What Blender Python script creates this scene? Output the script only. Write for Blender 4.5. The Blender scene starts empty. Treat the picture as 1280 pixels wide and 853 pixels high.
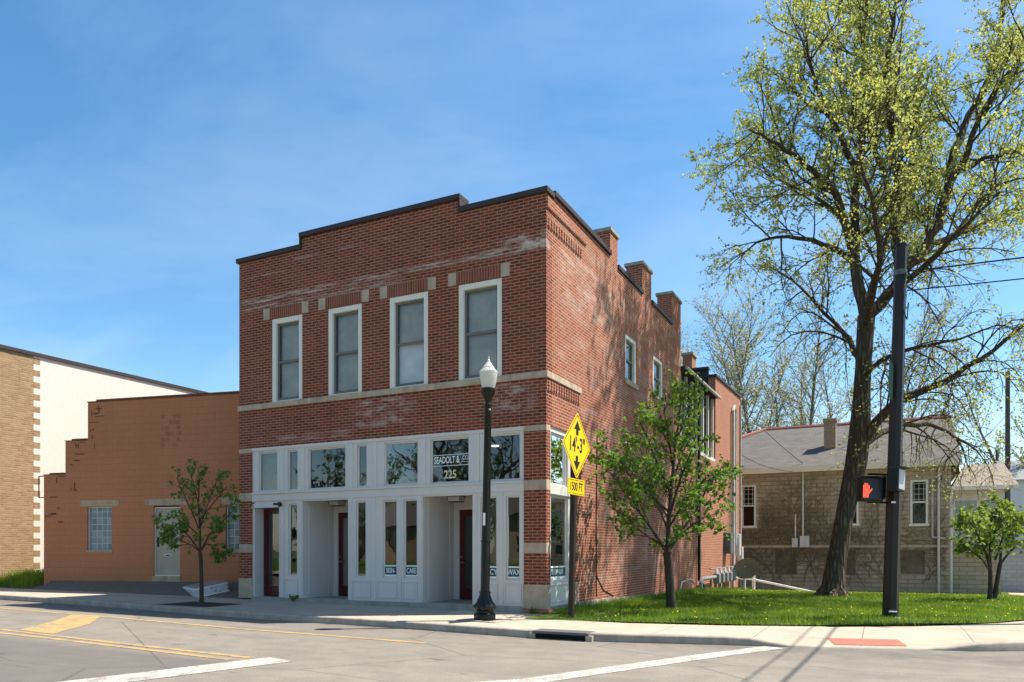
import bpy, bmesh, math, random
import numpy as np
from mathutils import Vector, Matrix

# ------------------------------------------------------------------ camera, sky, sun, exposure
scene = bpy.context.scene
COL = scene.collection
R = math.radians
PSI = R(26.662)
CAM = Vector((6.4847, -14.5316, 1.35))
FW = Vector((-math.sin(PSI), math.cos(PSI), 0))
RT = Vector((math.cos(PSI), math.sin(PSI), 0))
cd = bpy.data.cameras.new('camera')
cam = bpy.data.objects.new('camera', cd)
COL.objects.link(cam)
cam.location = CAM
cam.rotation_euler = (R(90), 0, PSI)
cd.sensor_width = 36
cd.lens = 942 / 1280 * 36
cd.shift_y = 0.2043
cd.clip_end = 3000
scene.camera = cam

SUN = Vector((0.50, 0.38, 1.0)).normalized()
ELEV = math.asin(SUN.z)
AZ = math.atan2(SUN.x, SUN.y)
w = bpy.data.worlds.new('World')
scene.world = w
w.use_nodes = True
nt = w.node_tree
nt.nodes.clear()
def lean_rot(deg):
    """a slight lean in the street's cross direction"""
    return Matrix.Rotation(math.radians(deg), 3, FW).to_euler()
def wn(t, **k):
    n = nt.nodes.new(t)
    for a, b in k.items():
        setattr(n, a, b)
    return n
sky = wn('ShaderNodeTexSky', sky_type='NISHITA', sun_disc=False, sun_elevation=ELEV, sun_rotation=AZ,
         air_density=1.0, dust_density=0.6, ozone_density=1.2, altitude=200)
bg = wn('ShaderNodeBackground')
bg.inputs['Strength'].default_value = 0.11
out = wn('ShaderNodeOutputWorld')
# thin cirrus streaks, mixed into the sky by direction (projected on a high flat layer)
tc = wn('ShaderNodeTexCoord')
sep = wn('ShaderNodeSeparateXYZ')
nt.links.new(tc.outputs['Generated'], sep.inputs[0])
zadd = wn('ShaderNodeMath', operation='ADD'); zadd.inputs[1].default_value = 0.12
nt.links.new(sep.outputs['Z'], zadd.inputs[0])
dx = wn('ShaderNodeMath', operation='DIVIDE'); dy = wn('ShaderNodeMath', operation='DIVIDE')
nt.links.new(sep.outputs['X'], dx.inputs[0]); nt.links.new(zadd.outputs[0], dx.inputs[1])
nt.links.new(sep.outputs['Y'], dy.inputs[0]); nt.links.new(zadd.outputs[0], dy.inputs[1])
cmb = wn('ShaderNodeCombineXYZ')
nt.links.new(dx.outputs[0], cmb.inputs[0]); nt.links.new(dy.outputs[0], cmb.inputs[1])
mp = wn('ShaderNodeMapping')
mp.inputs['Rotation'].default_value = (0, 0, R(-12))
mp.inputs['Scale'].default_value = (0.6, 0.95, 1)
mp.inputs['Location'].default_value = (1.62, 0.62, 0)
nt.links.new(cmb.outputs[0], mp.inputs[0])
nz = wn('ShaderNodeTexNoise'); nz.inputs['Scale'].default_value = 1.15; nz.inputs['Detail'].default_value = 7; nz.inputs['Roughness'].default_value = 0.58; nz.inputs['Distortion'].default_value = 0.5
nt.links.new(mp.outputs[0], nz.inputs['Vector'])
rmp = wn('ShaderNodeMapRange'); rmp.inputs['From Min'].default_value = 0.42; rmp.inputs['From Max'].default_value = 0.82; rmp.inputs['To Max'].default_value = 0.27
nt.links.new(nz.outputs['Fac'], rmp.inputs['Value'])
mixc = wn('ShaderNodeMix', data_type='RGBA')
nt.links.new(rmp.outputs[0], mixc.inputs['Factor'])
hsv = wn('ShaderNodeHueSaturation'); hsv.inputs['Saturation'].default_value = 1.28; hsv.inputs['Hue'].default_value = 0.492
nt.links.new(sky.outputs[0], hsv.inputs['Color'])
nt.links.new(hsv.outputs[0], mixc.inputs[6])
mixc.inputs[7].default_value = (5.6, 6.0, 6.8, 1)
nt.links.new(mixc.outputs[2], bg.inputs['Color'])
nt.links.new(bg.outputs[0], out.inputs[0])

sd = bpy.data.lights.new('sun', 'SUN')
sd.energy = 5.0
sd.angle = R(0.53)
sd.color = (1.0, 0.94, 0.84)
sun = bpy.data.objects.new('sun', sd)
COL.objects.link(sun)
sun.rotation_euler = (-SUN).to_track_quat('-Z', 'Y').to_euler()
sun.location = (20, 15, 40)

vs = scene.view_settings
vs.view_transform = 'Standard'
vs.look = 'None'
vs.exposure = 0.92
vs.gamma = 1
vs.use_curve_mapping = False
scene.cycles.max_bounces = 8
scene.cycles.transparent_max_bounces = 24
scene.cycles.use_denoising = True

# ------------------------------------------------------------------ materials
class N:
    """small node-building helper"""
    def __init__(s, name):
        s.m = bpy.data.materials.new(name)
        s.m.use_nodes = True
        s.t = s.m.node_tree
        s.t.nodes.clear()
        s.out = s.n('ShaderNodeOutputMaterial')
    def n(s, t, ins=None, **k):
        x = s.t.nodes.new(t)
        for a, b in k.items():
            setattr(x, a, b)
        for a, b in (ins or {}).items():
            s.set(x.inputs[a], b)
        return x
    def set(s, sock, v):
        if isinstance(v, bpy.types.NodeSocket):
            s.t.links.new(v, sock)
        elif isinstance(v, (tuple, list)) and len(v) == 3 and sock.type == 'RGBA':
            sock.default_value = (*v, 1)
        else:
            sock.default_value = v
    def noise(s, scale, vec=None, detail=4, rough=0.55, dist=0):
        x = s.n('ShaderNodeTexNoise', {'Scale': scale, 'Detail': detail, 'Roughness': rough, 'Distortion': dist})
        if vec is not None:
            s.set(x.inputs['Vector'], vec)
        return x.outputs['Fac']
    def rng(s, v, a, b, c=0.0, d=1.0):
        return s.n('ShaderNodeMapRange', {'Value': v, 'From Min': a, 'From Max': b, 'To Min': c, 'To Max': d}).outputs[0]
    def mix(s, f, a, b, blend='MIX'):
        x = s.n('ShaderNodeMix', data_type='RGBA', blend_type=blend)
        s.set(x.inputs['Factor'], f); s.set(x.inputs[6], a); s.set(x.inputs[7], b)
        return x.outputs[2]
    def math(s, op, a, b=0.0):
        x = s.n('ShaderNodeMath', operation=op)
        s.set(x.inputs[0], a); s.set(x.inputs[1], b)
        return x.outputs[0]
    def obj(s):
        return s.n('ShaderNodeTexCoord').outputs['Object']
    def scale(s, vec, sc):
        return s.n('ShaderNodeMapping', {'Vector': vec, 'Scale': sc}).outputs[0]
    def bump(s, h, strength=0.3, dist=0.01):
        return s.n('ShaderNodeBump', {'Height': h, 'Strength': strength, 'Distance': dist}).outputs[0]
    def pbr(s, col, rough=0.8, normal=None, spec=0.3, metal=0.0, **k):
        x = s.n('ShaderNodeBsdfPrincipled')
        s.set(x.inputs['Base Color'], col); s.set(x.inputs['Roughness'], rough)
        s.set(x.inputs['Metallic'], metal); s.set(x.inputs['Specular IOR Level'], spec)
        if normal is not None:
            s.set(x.inputs['Normal'], normal)
        for a, b in k.items():
            s.set(x.inputs[a.replace('_', ' ')], b)
        s.t.links.new(x.outputs[0], s.out.inputs[0])
        return x
    def wallvec(s, swap=False):
        """(along wall, height, 0) from object coordinates, whichever way the wall faces"""
        t = s.n('ShaderNodeTexCoord')
        a = s.n('ShaderNodeSeparateXYZ', {'Vector': t.outputs['Object']})
        b = s.n('ShaderNodeSeparateXYZ', {'Vector': t.outputs['Normal']})
        f = s.math('GREATER_THAN', s.math('ABSOLUTE', b.outputs[0]), 0.6)
        u = s.n('ShaderNodeMix', {'Factor': f, 2: a.outputs[0], 3: a.outputs[1]}, data_type='FLOAT').outputs[0]
        c = s.n('ShaderNodeCombineXYZ')
        s.set(c.inputs[1 if swap else 0], u)
        s.set(c.inputs[0 if swap else 1], a.outputs[2])
        return c.outputs[0], u, a.outputs[2], t.outputs['Object']

def plain(name, col, rough=0.6, var=0.12, scale=6.0, spec=0.3, metal=0.0, bump=0.0):
    n = N(name)
    o = n.obj()
    f = n.noise(scale, o, 6)
    c = n.mix(n.rng(f, 0.25, 0.75), tuple(x * (1 - var) for x in col), tuple(min(1, x * (1 + var)) for x in col))
    nm = n.bump(n.noise(scale * 8, o, 4), bump, 0.01) if bump else None
    n.pbr(c, rough, nm, spec, metal)
    return n.m

def brick_mat(name, c1, c2, mortar, bw=0.2127, rh=0.0677, ms=0.011, swap=False, stains=None, dark=0.35, bumpk=0.6, big=0.25, offset=0.5):
    n = N(name)
    v, u, z, o = n.wallvec(swap)
    b = n.n('ShaderNodeTexBrick', {'Vector': v, 'Color1': (0, 0, 0), 'Color2': (1, 1, 1), 'Mortar': (0.5, 0.5, 0.5),
            'Scale': 1.0, 'Mortar Size': ms, 'Mortar Smooth': 0.25, 'Bias': 0.0, 'Brick Width': bw, 'Row Height': rh}, offset=offset)
    col = n.mix(b.outputs['Color'], c1, c2)
    fine = n.noise(30, o, 3)
    col = n.mix(n.rng(fine, 0.3, 0.75, 0, dark), col, tuple(x * 0.55 for x in c1))
    m2 = n.mix(n.rng(n.noise(9, o, 3), 0.3, 0.7), tuple(x * 0.75 for x in mortar), mortar)
    col = n.mix(b.outputs['Fac'], col, m2)
    # broad weathering patches
    col = n.mix(n.rng(n.noise(0.55, o, 5, 0.6), 0.35, 0.75, 0, big), col, tuple(x * 0.6 for x in c1))
    if stains:
        for (z0, z1, u0, u1, strength, sc) in stains:
            mz = n.math('MULTIPLY', n.rng(z, z0, z0 + 0.05), n.rng(z, z1, z1 - 0.05))
            mu = n.math('MULTIPLY', n.rng(u, u0, u0 + 0.4), n.rng(u, u1, u1 - 0.4))
            st = n.rng(n.noise(1.0, n.scale(o, sc), 7, 0.7), 0.46, 0.62)
            k = n.math('MULTIPLY', n.math('MULTIPLY', mz, mu), n.math('MULTIPLY', st, strength))
            col = n.mix(k, col, (0.62, 0.53, 0.44))
    h = n.math('SUBTRACT', 1.0, b.outputs['Fac'])
    n.pbr(col, 0.88, n.bump(h, bumpk, 0.008), 0.2)
    return n.m

M = {}
ST = [(7.74, 7.93, -8.9, 0.1, 0.8, (1.2, 1.2, 14)), (7.55, 7.72, -8.9, -3.5, 0.6, (1.5, 1.5, 16)),
      (8.02, 8.10, -3.4, 0.1, 0.45, (1.0, 1.0, 10)), (8.66, 8.74, -7.2, -3.8, 1.0, (0.8, 0.8, 6)), (8.42, 8.50, -8.8, -7.2, 0.8, (1, 1, 6)),
      (7.72, 8.16, -1.15, 0.35, 0.95, (2.5, 2.5, 4)), (4.25, 4.95, -5.2, -3.2, 0.45, (2.2, 2.2, 7)), (4.3, 4.98, -1.6, -0.2, 0.5, (2.2, 2.2, 5)), (4.06, 4.3, -8.4, -5, 0.4, (1.6, 1.6, 9)),
      (6.9, 8.2, 0.5, 4.5, 0.35, (1.5, 1.5, 5))]
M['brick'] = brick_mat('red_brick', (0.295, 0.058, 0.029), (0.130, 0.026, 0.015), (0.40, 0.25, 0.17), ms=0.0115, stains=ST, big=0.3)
M['brick_side_sunlit'] = brick_mat('sunlit_weathered_brick', (0.40, 0.105, 0.050), (0.215, 0.053, 0.028), (0.46, 0.30, 0.21), ms=0.0125, stains=ST + [(0.5, 4.8, 1.7, 11.5, 0.18, (0.9, 0.9, 2.5)), (5.2, 8.8, 0.4, 11.4, 0.18, (0.9, 0.9, 3))], big=0.35)  # lighter copy of the red brick: side's sunlight put into the colour, plus extra stains
M['soldier'] = brick_mat('soldier_brick', (0.30, 0.078, 0.042), (0.20, 0.05, 0.029), (0.33, 0.21, 0.15), swap=True, bw=0.45, rh=0.0677, ms=0.012, big=0.2, offset=0)
M['brick_low'] = brick_mat('orange_red_brick', (0.42, 0.125, 0.060), (0.28, 0.075, 0.038), (0.46, 0.32, 0.23), ms=0.0125, big=0.25)
M['tanbrick'] = brick_mat('tan_brick', (0.43, 0.27, 0.13), (0.27, 0.15, 0.07), (0.36, 0.28, 0.19), ms=0.012, rh=0.0677 * 1.05, big=0.2)
M['blockwall'] = brick_mat('ochre_painted_block', (0.50, 0.200, 0.096), (0.485, 0.192, 0.092), (0.45, 0.175, 0.083), bw=0.40, rh=0.2, ms=0.008, dark=0.08, bumpk=0.10, big=0.28)
M['creamwall'] = brick_mat('cream_painted_brick', (0.74, 0.635, 0.55), (0.735, 0.63, 0.545), (0.725, 0.62, 0.535), ms=0.008, dark=0.02, bumpk=0.06, big=0.04)
M['stoneblock'] = brick_mat('rockface_block', (0.56, 0.46, 0.325), (0.43, 0.35, 0.245), (0.33, 0.265, 0.185), bw=0.6, rh=0.2, ms=0.018, dark=0.35, bumpk=1.0, big=0.35)
M['greyblock'] = brick_mat('grey_block', (0.42, 0.43, 0.44), (0.36, 0.37, 0.39), (0.30, 0.31, 0.32), bw=0.4, rh=0.2, ms=0.012, dark=0.2, big=0.2)
M['housebrick'] = brick_mat('brown_brick', (0.40, 0.24, 0.13), (0.30, 0.17, 0.09), (0.45, 0.38, 0.3), big=0.2)

def stone(name, col):
    n = N(name)
    o = n.obj()
    a = n.noise(3.5, o, 6, 0.65); b = n.noise(40, o, 3)
    c = n.mix(n.rng(a, 0.3, 0.7), tuple(x * 0.72 for x in col), tuple(x * 1.1 for x in col))
    c = n.mix(n.rng(n.noise(1.0, n.scale(o, (5, 5, 0.8)), 5, 0.6), 0.5, 0.75, 0, 0.55), c, tuple(x * 0.5 for x in col))
    n.pbr(c, 0.85, n.bump(b, 0.3, 0.006), 0.2)
    return n.m
M['limestone'] = stone('limestone', (0.50, 0.395, 0.285))
M['tanstone'] = stone('tan_lintel', (0.47, 0.36, 0.22))
M['concrete'] = stone('concrete_footing', (0.36, 0.33, 0.28))

def painted(name, col, rough=0.5, dirt=0.25):
    n = N(name)
    o = n.obj()
    f = n.rng(n.noise(1.0, n.scale(o, (3, 3, 0.7)), 6, 0.65), 0.5, 0.8, 0, dirt)
    c = n.mix(f, col, tuple(x * 0.62 * k for x, k in zip(col, (1, 0.95, 0.86))))
    n.pbr(c, rough, n.bump(n.noise(60, n.scale(o, (1, 1, 0.15)), 3), 0.08, 0.004), 0.35)
    return n.m
M['white'] = painted('white_paint', (0.65, 0.615, 0.57), dirt=0.18)
M['casing'] = painted('cream_white_casing', (0.78, 0.73, 0.64), dirt=0.15)
M['sash'] = painted('grey_brown_sash', (0.16, 0.145, 0.12))
M['red_door'] = painted('dark_red_door', (0.075, 0.008, 0.010), 0.35, 0.1)
M['tandoor'] = painted('tan_door', (0.40, 0.35, 0.25), dirt=0.3)
M['coping'] = painted('dark_metal_coping', (0.042, 0.030, 0.031), 0.6)
M['black'] = plain('black_paint', (0.007, 0.007, 0.007), 0.3, 0.1, spec=0.35)
M['blackmat'] = plain('black_plastic', (0.008, 0.008, 0.009), 0.45, 0.1)
M['bronze'] = plain('dark_bronze_steel', (0.024, 0.017, 0.013), 0.45, 0.2, 3, spec=0.3)
M['greymetal'] = plain('grey_metal', (0.22, 0.22, 0.22), 0.45, 0.15, spec=0.5)
M['darkgrey'] = plain('dark_grey_metal', (0.12, 0.12, 0.125), 0.5, 0.15)
M['conduit'] = plain('weathered_conduit', (0.46, 0.43, 0.40), 0.5, 0.2, 4)
M['creampipe'] = plain('cream_pipe', (0.66, 0.62, 0.54), 0.5, 0.15)
M['galv'] = plain('galvanised', (0.55, 0.55, 0.54), 0.4, 0.15, spec=0.5)
M['brass'] = plain('brass', (0.55, 0.40, 0.15), 0.3, 0.1, metal=1.0)
M['dishgrey'] = plain('dish_grey', (0.13, 0.125, 0.12), 0.5, 0.15)
M['roofing'] = plain('flat_roofing', (0.10, 0.10, 0.10), 0.9, 0.2)
M['darkclad'] = plain('black_cladding', (0.018, 0.019, 0.022), 0.6, 0.3, 2)
M['interior'] = plain('interior_wall', (0.30, 0.29, 0.27), 0.9, 0.1, 2)
M['interior_floor'] = plain('interior_floor', (0.18, 0.13, 0.09), 0.6, 0.2, 2)
M['blind'] = plain('window_blind', (0.76, 0.74, 0.71), 0.8, 0.2, 3)
M['curtain'] = plain('yellow_curtain', (0.55, 0.50, 0.25), 0.8, 0.25, 5)
M['letter_white'] = plain('white_lettering', (0.80, 0.84, 0.80), 0.5, 0.03)
M['letter_gold'] = plain('gold_lettering', (0.78, 0.70, 0.45), 0.45, 0.08)
M['letter_black'] = plain('black_lettering', (0.012, 0.012, 0.012), 0.5, 0.05)
M['teal'] = plain('teal_strip', (0.022, 0.085, 0.095), 0.5, 0.2)
M['sign_yellow'] = plain('yellow_sheeting', (0.88, 0.56, 0.012), 0.45, 0.05, 2)
M['sign_back'] = plain('sign_aluminium', (0.45, 0.46, 0.46), 0.45, 0.05)
M['soil'] = plain('dark_soil', (0.050, 0.038, 0.028), 0.95, 0.4, 12, bump=0.6)
M['dirt'] = plain('dirt_gravel', (0.16, 0.13, 0.10), 0.95, 0.45, 26, bump=0.5)
M['tactile'] = plain('red_tactile', (0.36, 0.125, 0.085), 0.85, 0.15, 8, bump=0.3)
M['bark'] = plain('tree_bark', (0.066, 0.048, 0.032), 0.95, 0.5, 5, bump=0.9)
def bark_mat(name, col):
    n = N(name)
    o = n.obj()
    v = n.n('ShaderNodeTexVoronoi', {'Vector': n.scale(o, (9, 9, 1.6)), 'Scale': 1.0}, feature='DISTANCE_TO_EDGE')
    r = n.rng(v.outputs['Distance'], 0.0, 0.35)
    c = n.mix(r, tuple(x * 0.45 for x in col), tuple(min(1, x * 1.35) for x in col))
    c = n.mix(n.rng(n.noise(3, o, 5), 0.4, 0.7, 0, 0.5), c, tuple(x * 0.7 for x in col))
    n.pbr(c, 0.95, n.bump(n.math('ADD', r, n.math('MULTIPLY', n.noise(22, o, 4), 0.5)), 1.0, 0.05), 0.15)
    return n.m
M['bark'] = bark_mat('furrowed_bark', (0.125, 0.096, 0.068))
M['barkdark'] = plain('dark_bark', (0.058, 0.045, 0.034), 0.95, 0.35, 8, bump=0.6)
M['barkgrey'] = plain('grey_bark', (0.17, 0.145, 0.11), 0.95, 0.3, 5, bump=0.5)
M['vine'] = plain('dry_vine', (0.19, 0.145, 0.08), 0.95, 0.3, 6)
M['porch_tan'] = painted('tan_porch_paint', (0.66, 0.59, 0.49))
M['whiteside'] = painted('white_siding', (0.78, 0.77, 0.74))
M['redtile'] = plain('red_ridge_tile', (0.42, 0.15, 0.12), 0.85, 0.2, 6)
M['wood_pole'] = plain('weathered_pole', (0.09, 0.075, 0.065), 0.9, 0.3, 3)

def glass(name, refl, tint, rough=0.012, fm=1.5):
    n = N(name)
    gl = n.n('ShaderNodeBsdfGlossy', {'Color': (1, 1, 1), 'Roughness': rough})
    tr = n.n('ShaderNodeBsdfTransparent', {'Color': tint})
    # old panes are slightly wavy
    b = n.bump(n.noise(1.3, n.obj(), 2), 0.05, 0.05)
    n.set(gl.inputs['Normal'], b)
    fr = n.n('ShaderNodeFresnel', {'IOR': 1.5})
    k = n.math('ADD', n.math('MULTIPLY', fr.outputs[0], fm), refl)
    mx = n.n('ShaderNodeMixShader', {0: k, 1: tr.outputs[0], 2: gl.outputs[0]})
    n.t.links.new(mx.outputs[0], n.out.inputs[0])
    return n.m
M['glass'] = glass('shop_glass', 0.035, (0.45, 0.50, 0.48))
M['glass_up'] = glass('upper_glass', 0.0, (0.80, 0.80, 0.78), 0.03, 1.0)
M['glass_dark'] = glass('dark_glass', -0.03, (0.25, 0.27, 0.28))

def glassblock():
    n = N('glass_block')
    v, u, z, o = n.wallvec()
    b = n.n('ShaderNodeTexBrick', {'Vector': v, 'Color1': (0.10, 0.13, 0.14), 'Color2': (0.22, 0.27, 0.28), 'Mortar': (0.40, 0.40, 0.38),
            'Scale': 1.0, 'Mortar Size': 0.012, 'Mortar Smooth': 0.1, 'Brick Width': 0.195, 'Row Height': 0.195}, offset=0)
    h = n.noise(22, o, 2)
    n.pbr(b.outputs['Color'], 0.12, n.bump(h, 0.5, 0.02), 0.7)
    return n.m
M['glassblock'] = glassblock()

def emit(name, col, strength):
    n = N(name)
    e = n.n('ShaderNodeEmission', {'Color': col, 'Strength': strength})
    n.t.links.new(e.outputs[0], n.out.inputs[0])
    return n.m
M['hand'] = emit('lit_red_hand', (1.0, 0.095, 0.055), 0.95)
M['lamp_on'] = emit('lit_ceiling_lamp', (1.0, 0.85, 0.6), 2.2)

def globe_mat():
    n = N('lamp_globe')
    o = n.obj()
    d = n.n('ShaderNodeBsdfPrincipled', {'Base Color': (0.74, 0.73, 0.68), 'Roughness': 0.16, 'Specular IOR Level': 0.6})
    wv = n.n('ShaderNodeTexWave', {'Vector': o, 'Scale': 14.0}, bands_direction='Z')
    n.set(d.inputs['Normal'], n.bump(wv.outputs['Fac'], 0.15, 0.01))
    t = n.n('ShaderNodeBsdfTranslucent', {'Color': (0.85, 0.83, 0.76)})
    mx = n.n('ShaderNodeMixShader', {0: 0.45, 1: d.outputs[0], 2: t.outputs[0]})
    n.t.links.new(mx.outputs[0], n.out.inputs[0])
    return n.m
M['globe'] = globe_mat()

def leaf_mat(name, c1, c2, trans, tw=0.45):
    n = N(name)
    g = n.n('ShaderNodeNewGeometry')
    c = n.mix(g.outputs['Random Per Island'], c1, c2)
    d = n.n('ShaderNodeBsdfPrincipled', {'Roughness': 0.55, 'Specular IOR Level': 0.25})
    n.set(d.inputs['Base Color'], c)
    t = n.n('ShaderNodeBsdfTranslucent')
    n.set(t.inputs['Color'], n.mix(g.outputs['Random Per Island'], trans, tuple(x * 0.75 for x in trans)))
    mx = n.n('ShaderNodeMixShader', {0: tw, 1: d.outputs[0], 2: t.outputs[0]})
    n.t.links.new(mx.outputs[0], n.out.inputs[0])
    return n.m
M['leaf_big'] = leaf_mat('spring_maple_leaf', (0.42, 0.43, 0.10), (0.30, 0.34, 0.075), (0.56, 0.58, 0.14), 0.5)
M['leaf_young'] = leaf_mat('young_maple_leaf', (0.070, 0.150, 0.022), (0.14, 0.22, 0.035), (0.20, 0.34, 0.035), 0.45)
M['leaf_street'] = leaf_mat('street_tree_leaf', (0.070, 0.155, 0.026), (0.12, 0.20, 0.038), (0.2, 0.34, 0.04), 0.4)
M['leaf_shrub'] = leaf_mat('lilac_leaf', (0.15, 0.22, 0.04), (0.20, 0.26, 0.06), (0.30, 0.40, 0.06), 0.45)
M['leaf_far'] = leaf_mat('pale_bud_leaf', (0.42, 0.41, 0.22), (0.32, 0.33, 0.16), (0.52, 0.50, 0.26), 0.45)
M['leaf_ivy'] = leaf_mat('ivy_leaf', (0.13, 0.14, 0.03), (0.20, 0.18, 0.05), (0.2, 0.2, 0.04), 0.3)
def blade_mat():
    m_ = leaf_mat('grass_blade', (0.110, 0.200, 0.018), (0.195, 0.275, 0.030), (0.30, 0.44, 0.03), 0.45)
    t = m_.node_tree
    tc_ = t.nodes.new('ShaderNodeTexCoord'); nn = t.nodes.new('ShaderNodeTexNoise'); nn.inputs['Scale'].default_value = 0.9; nn.inputs['Detail'].default_value = 5
    t.links.new(tc_.outputs['Object'], nn.inputs['Vector'])
    mr = t.nodes.new('ShaderNodeMapRange'); mr.inputs['From Min'].default_value = 0.40; mr.inputs['From Max'].default_value = 0.66; mr.inputs['To Max'].default_value = 0.75
    t.links.new(nn.outputs['Fac'], mr.inputs['Value'])
    for n_ in list(t.nodes):
        if n_.type in ('BSDF_PRINCIPLED', 'BSDF_TRANSLUCENT'):
            sk = n_.inputs[0]; src = sk.links[0].from_socket
            mx = t.nodes.new('ShaderNodeMix'); mx.data_type = 'RGBA'
            t.links.new(mr.outputs[0], mx.inputs['Factor']); t.links.new(src, mx.inputs[6]); mx.inputs[7].default_value = (0.05, 0.115, 0.014, 1)
            t.links.new(mx.outputs[2], sk)
    return m_
M['blade'] = blade_mat()
M['dandelion'] = plain('dandelion_yellow', (0.85, 0.62, 0.02), 0.7, 0.05)

def asphalt():
    n = N('asphalt')
    o = n.obj()
    s = n.n('ShaderNodeSeparateXYZ', {'Vector': o})
    fine = n.noise(55, o, 3, 0.7)
    mid = n.noise(2.2, o, 5, 0.6)
    str_ = n.noise(1.0, n.scale(o, (0.12, 1.6, 1)), 4, 0.6)
    c = n.mix(n.rng(fine, 0.3, 0.72), (0.165, 0.142, 0.114), (0.315, 0.272, 0.220))
    c = n.mix(n.rng(mid, 0.35, 0.7, 0, 0.5), c, (0.135, 0.122, 0.105))
    c = n.mix(n.rng(str_, 0.45, 0.75, 0, 0.35), c, (0.125, 0.115, 0.105))
    # the lane beyond the double line was laid with darker asphalt
    k = n.math('MULTIPLY', n.rng(s.outputs[1], -7.0, -7.5), n.rng(s.outputs[0], -1.0, -1.5))
    c = n.mix(n.math('MULTIPLY', k, 0.55), c, (0.085, 0.078, 0.075))
    # grit and damp dirt gathered along the kerb
    gk = n.math('MULTIPLY', n.rng(s.outputs[1], -3.7, -2.9), n.rng(n.noise(3.0, o, 4), 0.3, 0.65))
    c = n.mix(n.math('MULTIPLY', gk, 0.5), c, (0.085, 0.075, 0.062))
    # worn wheel tracks
    wt = n.math('MULTIPLY', n.rng(n.math('ABSOLUTE', n.math('SINE', n.math('MULTIPLY', s.outputs[1], 1.75))), 0.75, 1.0), n.rng(n.noise(1.0, n.scale(o, (0.2, 2, 1)), 4), 0.35, 0.65))
    c = n.mix(n.math('MULTIPLY', wt, 0.22), c, (0.12, 0.11, 0.098))
    # oil spots and short tar streaks
    spots = n.rng(n.noise(1.0, n.scale(o, (1.6, 5.0, 1)), 3, 0.5), 0.66, 0.73, 0, 0.6)
    c = n.mix(spots, c, (0.05, 0.046, 0.043))
    # hairline cracks
    v = n.n('ShaderNodeTexVoronoi', {'Vector': n.scale(o, (0.16, 0.35, 1)), 'Scale': 1.0}, feature='DISTANCE_TO_EDGE')
    c = n.mix(n.rng(v.outputs['Distance'], 0.005, 0.0, 0, 0.65), c, (0.06, 0.055, 0.05))
    n.pbr(c, 0.9, n.bump(fine, 0.4, 0.006), 0.25)
    return n.m
M['asphalt'] = asphalt()

def sidewalk_mat(name, col):
    n = N(name)
    o = n.obj()
    b = n.n('ShaderNodeTexBrick', {'Vector': o, 'Color1': (0, 0, 0), 'Color2': (1, 1, 1), 'Mortar': (0.5, 0.5, 0.5), 'Scale': 1.0,
            'Mortar Size': 0.012, 'Mortar Smooth': 0.3, 'Brick Width': 1.52, 'Row Height': 1.45}, offset=0)
    c = n.mix(b.outputs['Color'], tuple(x * 0.93 for x in col), col)
    c = n.mix(n.rng(n.noise(30, o, 4), 0.3, 0.75, 0, 0.25), c, tuple(x * 0.75 for x in col))
    c = n.mix(n.rng(n.noise(1.1, o, 6, 0.65), 0.47, 0.72, 0, 0.55), c, tuple(x * 0.60 for x in col))
    c = n.mix(b.outputs['Fac'], c, tuple(x * 0.5 for x in col))
    n.pbr(c, 0.9, n.bump(n.math('SUBTRACT', n.noise(60, o, 3), b.outputs['Fac']), 0.25, 0.006), 0.2)
    return n.m
M['sidewalk'] = sidewalk_mat('sidewalk_concrete', (0.455, 0.375, 0.285))
M['kerb'] = stone('kerb_concrete', (0.40, 0.345, 0.275))

def paint_line(name, col):
    n = N(name)
    o = n.obj()
    a = n.math('MULTIPLY', n.rng(n.noise(38, o, 5, 0.75), 0.38, 0.54), n.rng(n.noise(4, n.scale(o, (1, 1, 1)), 6, 0.75), 0.38, 0.56, 0.2, 1.0))
    c = n.mix(n.rng(n.noise(2.5, o, 4), 0.3, 0.7), tuple(x * 0.8 for x in col), col)
    c = n.mix(a, (0.2, 0.18, 0.16), c)
    n.pbr(c, 0.8, None, 0.25)
    return n.m
M['line_white'] = paint_line('worn_white_line', (0.62, 0.575, 0.49))
M['line_yellow'] = paint_line('worn_yellow_line', (0.60, 0.36, 0.085))

def lawn_mat():
    n = N('lawn_soil')
    o = n.obj()
    c = n.mix(n.rng(n.noise(2.0, o, 6), 0.35, 0.7), (0.060, 0.105, 0.018), (0.095, 0.150, 0.026))
    c = n.mix(n.rng(n.noise(25, o, 4), 0.4, 0.7, 0, 0.6), c, (0.05, 0.075, 0.018))
    n.pbr(c, 0.95, n.bump(n.noise(40, o, 3), 0.8, 0.03), 0.1)
    return n.m
M['lawn'] = lawn_mat()
M['ground'] = plain('far_ground', (0.10, 0.12, 0.05), 0.95, 0.3, 0.3)

def shingle():
    n = N('grey_shingle')
    o = n.obj()
    s = n.n('ShaderNodeSeparateXYZ', {'Vector': o})
    c = n.n('ShaderNodeCombineXYZ', {0: s.outputs[0], 1: n.math('MULTIPLY', s.outputs[2], 2.3)})
    b = n.n('ShaderNodeTexBrick', {'Vector': c.outputs[0], 'Color1': (0.105, 0.092, 0.082), 'Color2': (0.150, 0.134, 0.120), 'Mortar': (0.08, 0.078, 0.075),
            'Scale': 1.0, 'Mortar Size': 0.012, 'Brick Width': 0.33, 'Row Height': 0.15})
    cc = n.mix(n.rng(n.noise(1.2, o, 5), 0.4, 0.7, 0, 0.4), b.outputs['Color'], (0.15, 0.14, 0.125))
    n.pbr(cc, 0.9, n.bump(b.outputs['Fac'], 0.3, 0.01), 0.2)
    return n.m
M['shingle'] = shingle()
M['tanshingle'] = plain('tan_shingle', (0.27, 0.23, 0.18), 0.9, 0.3, 8)

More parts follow.
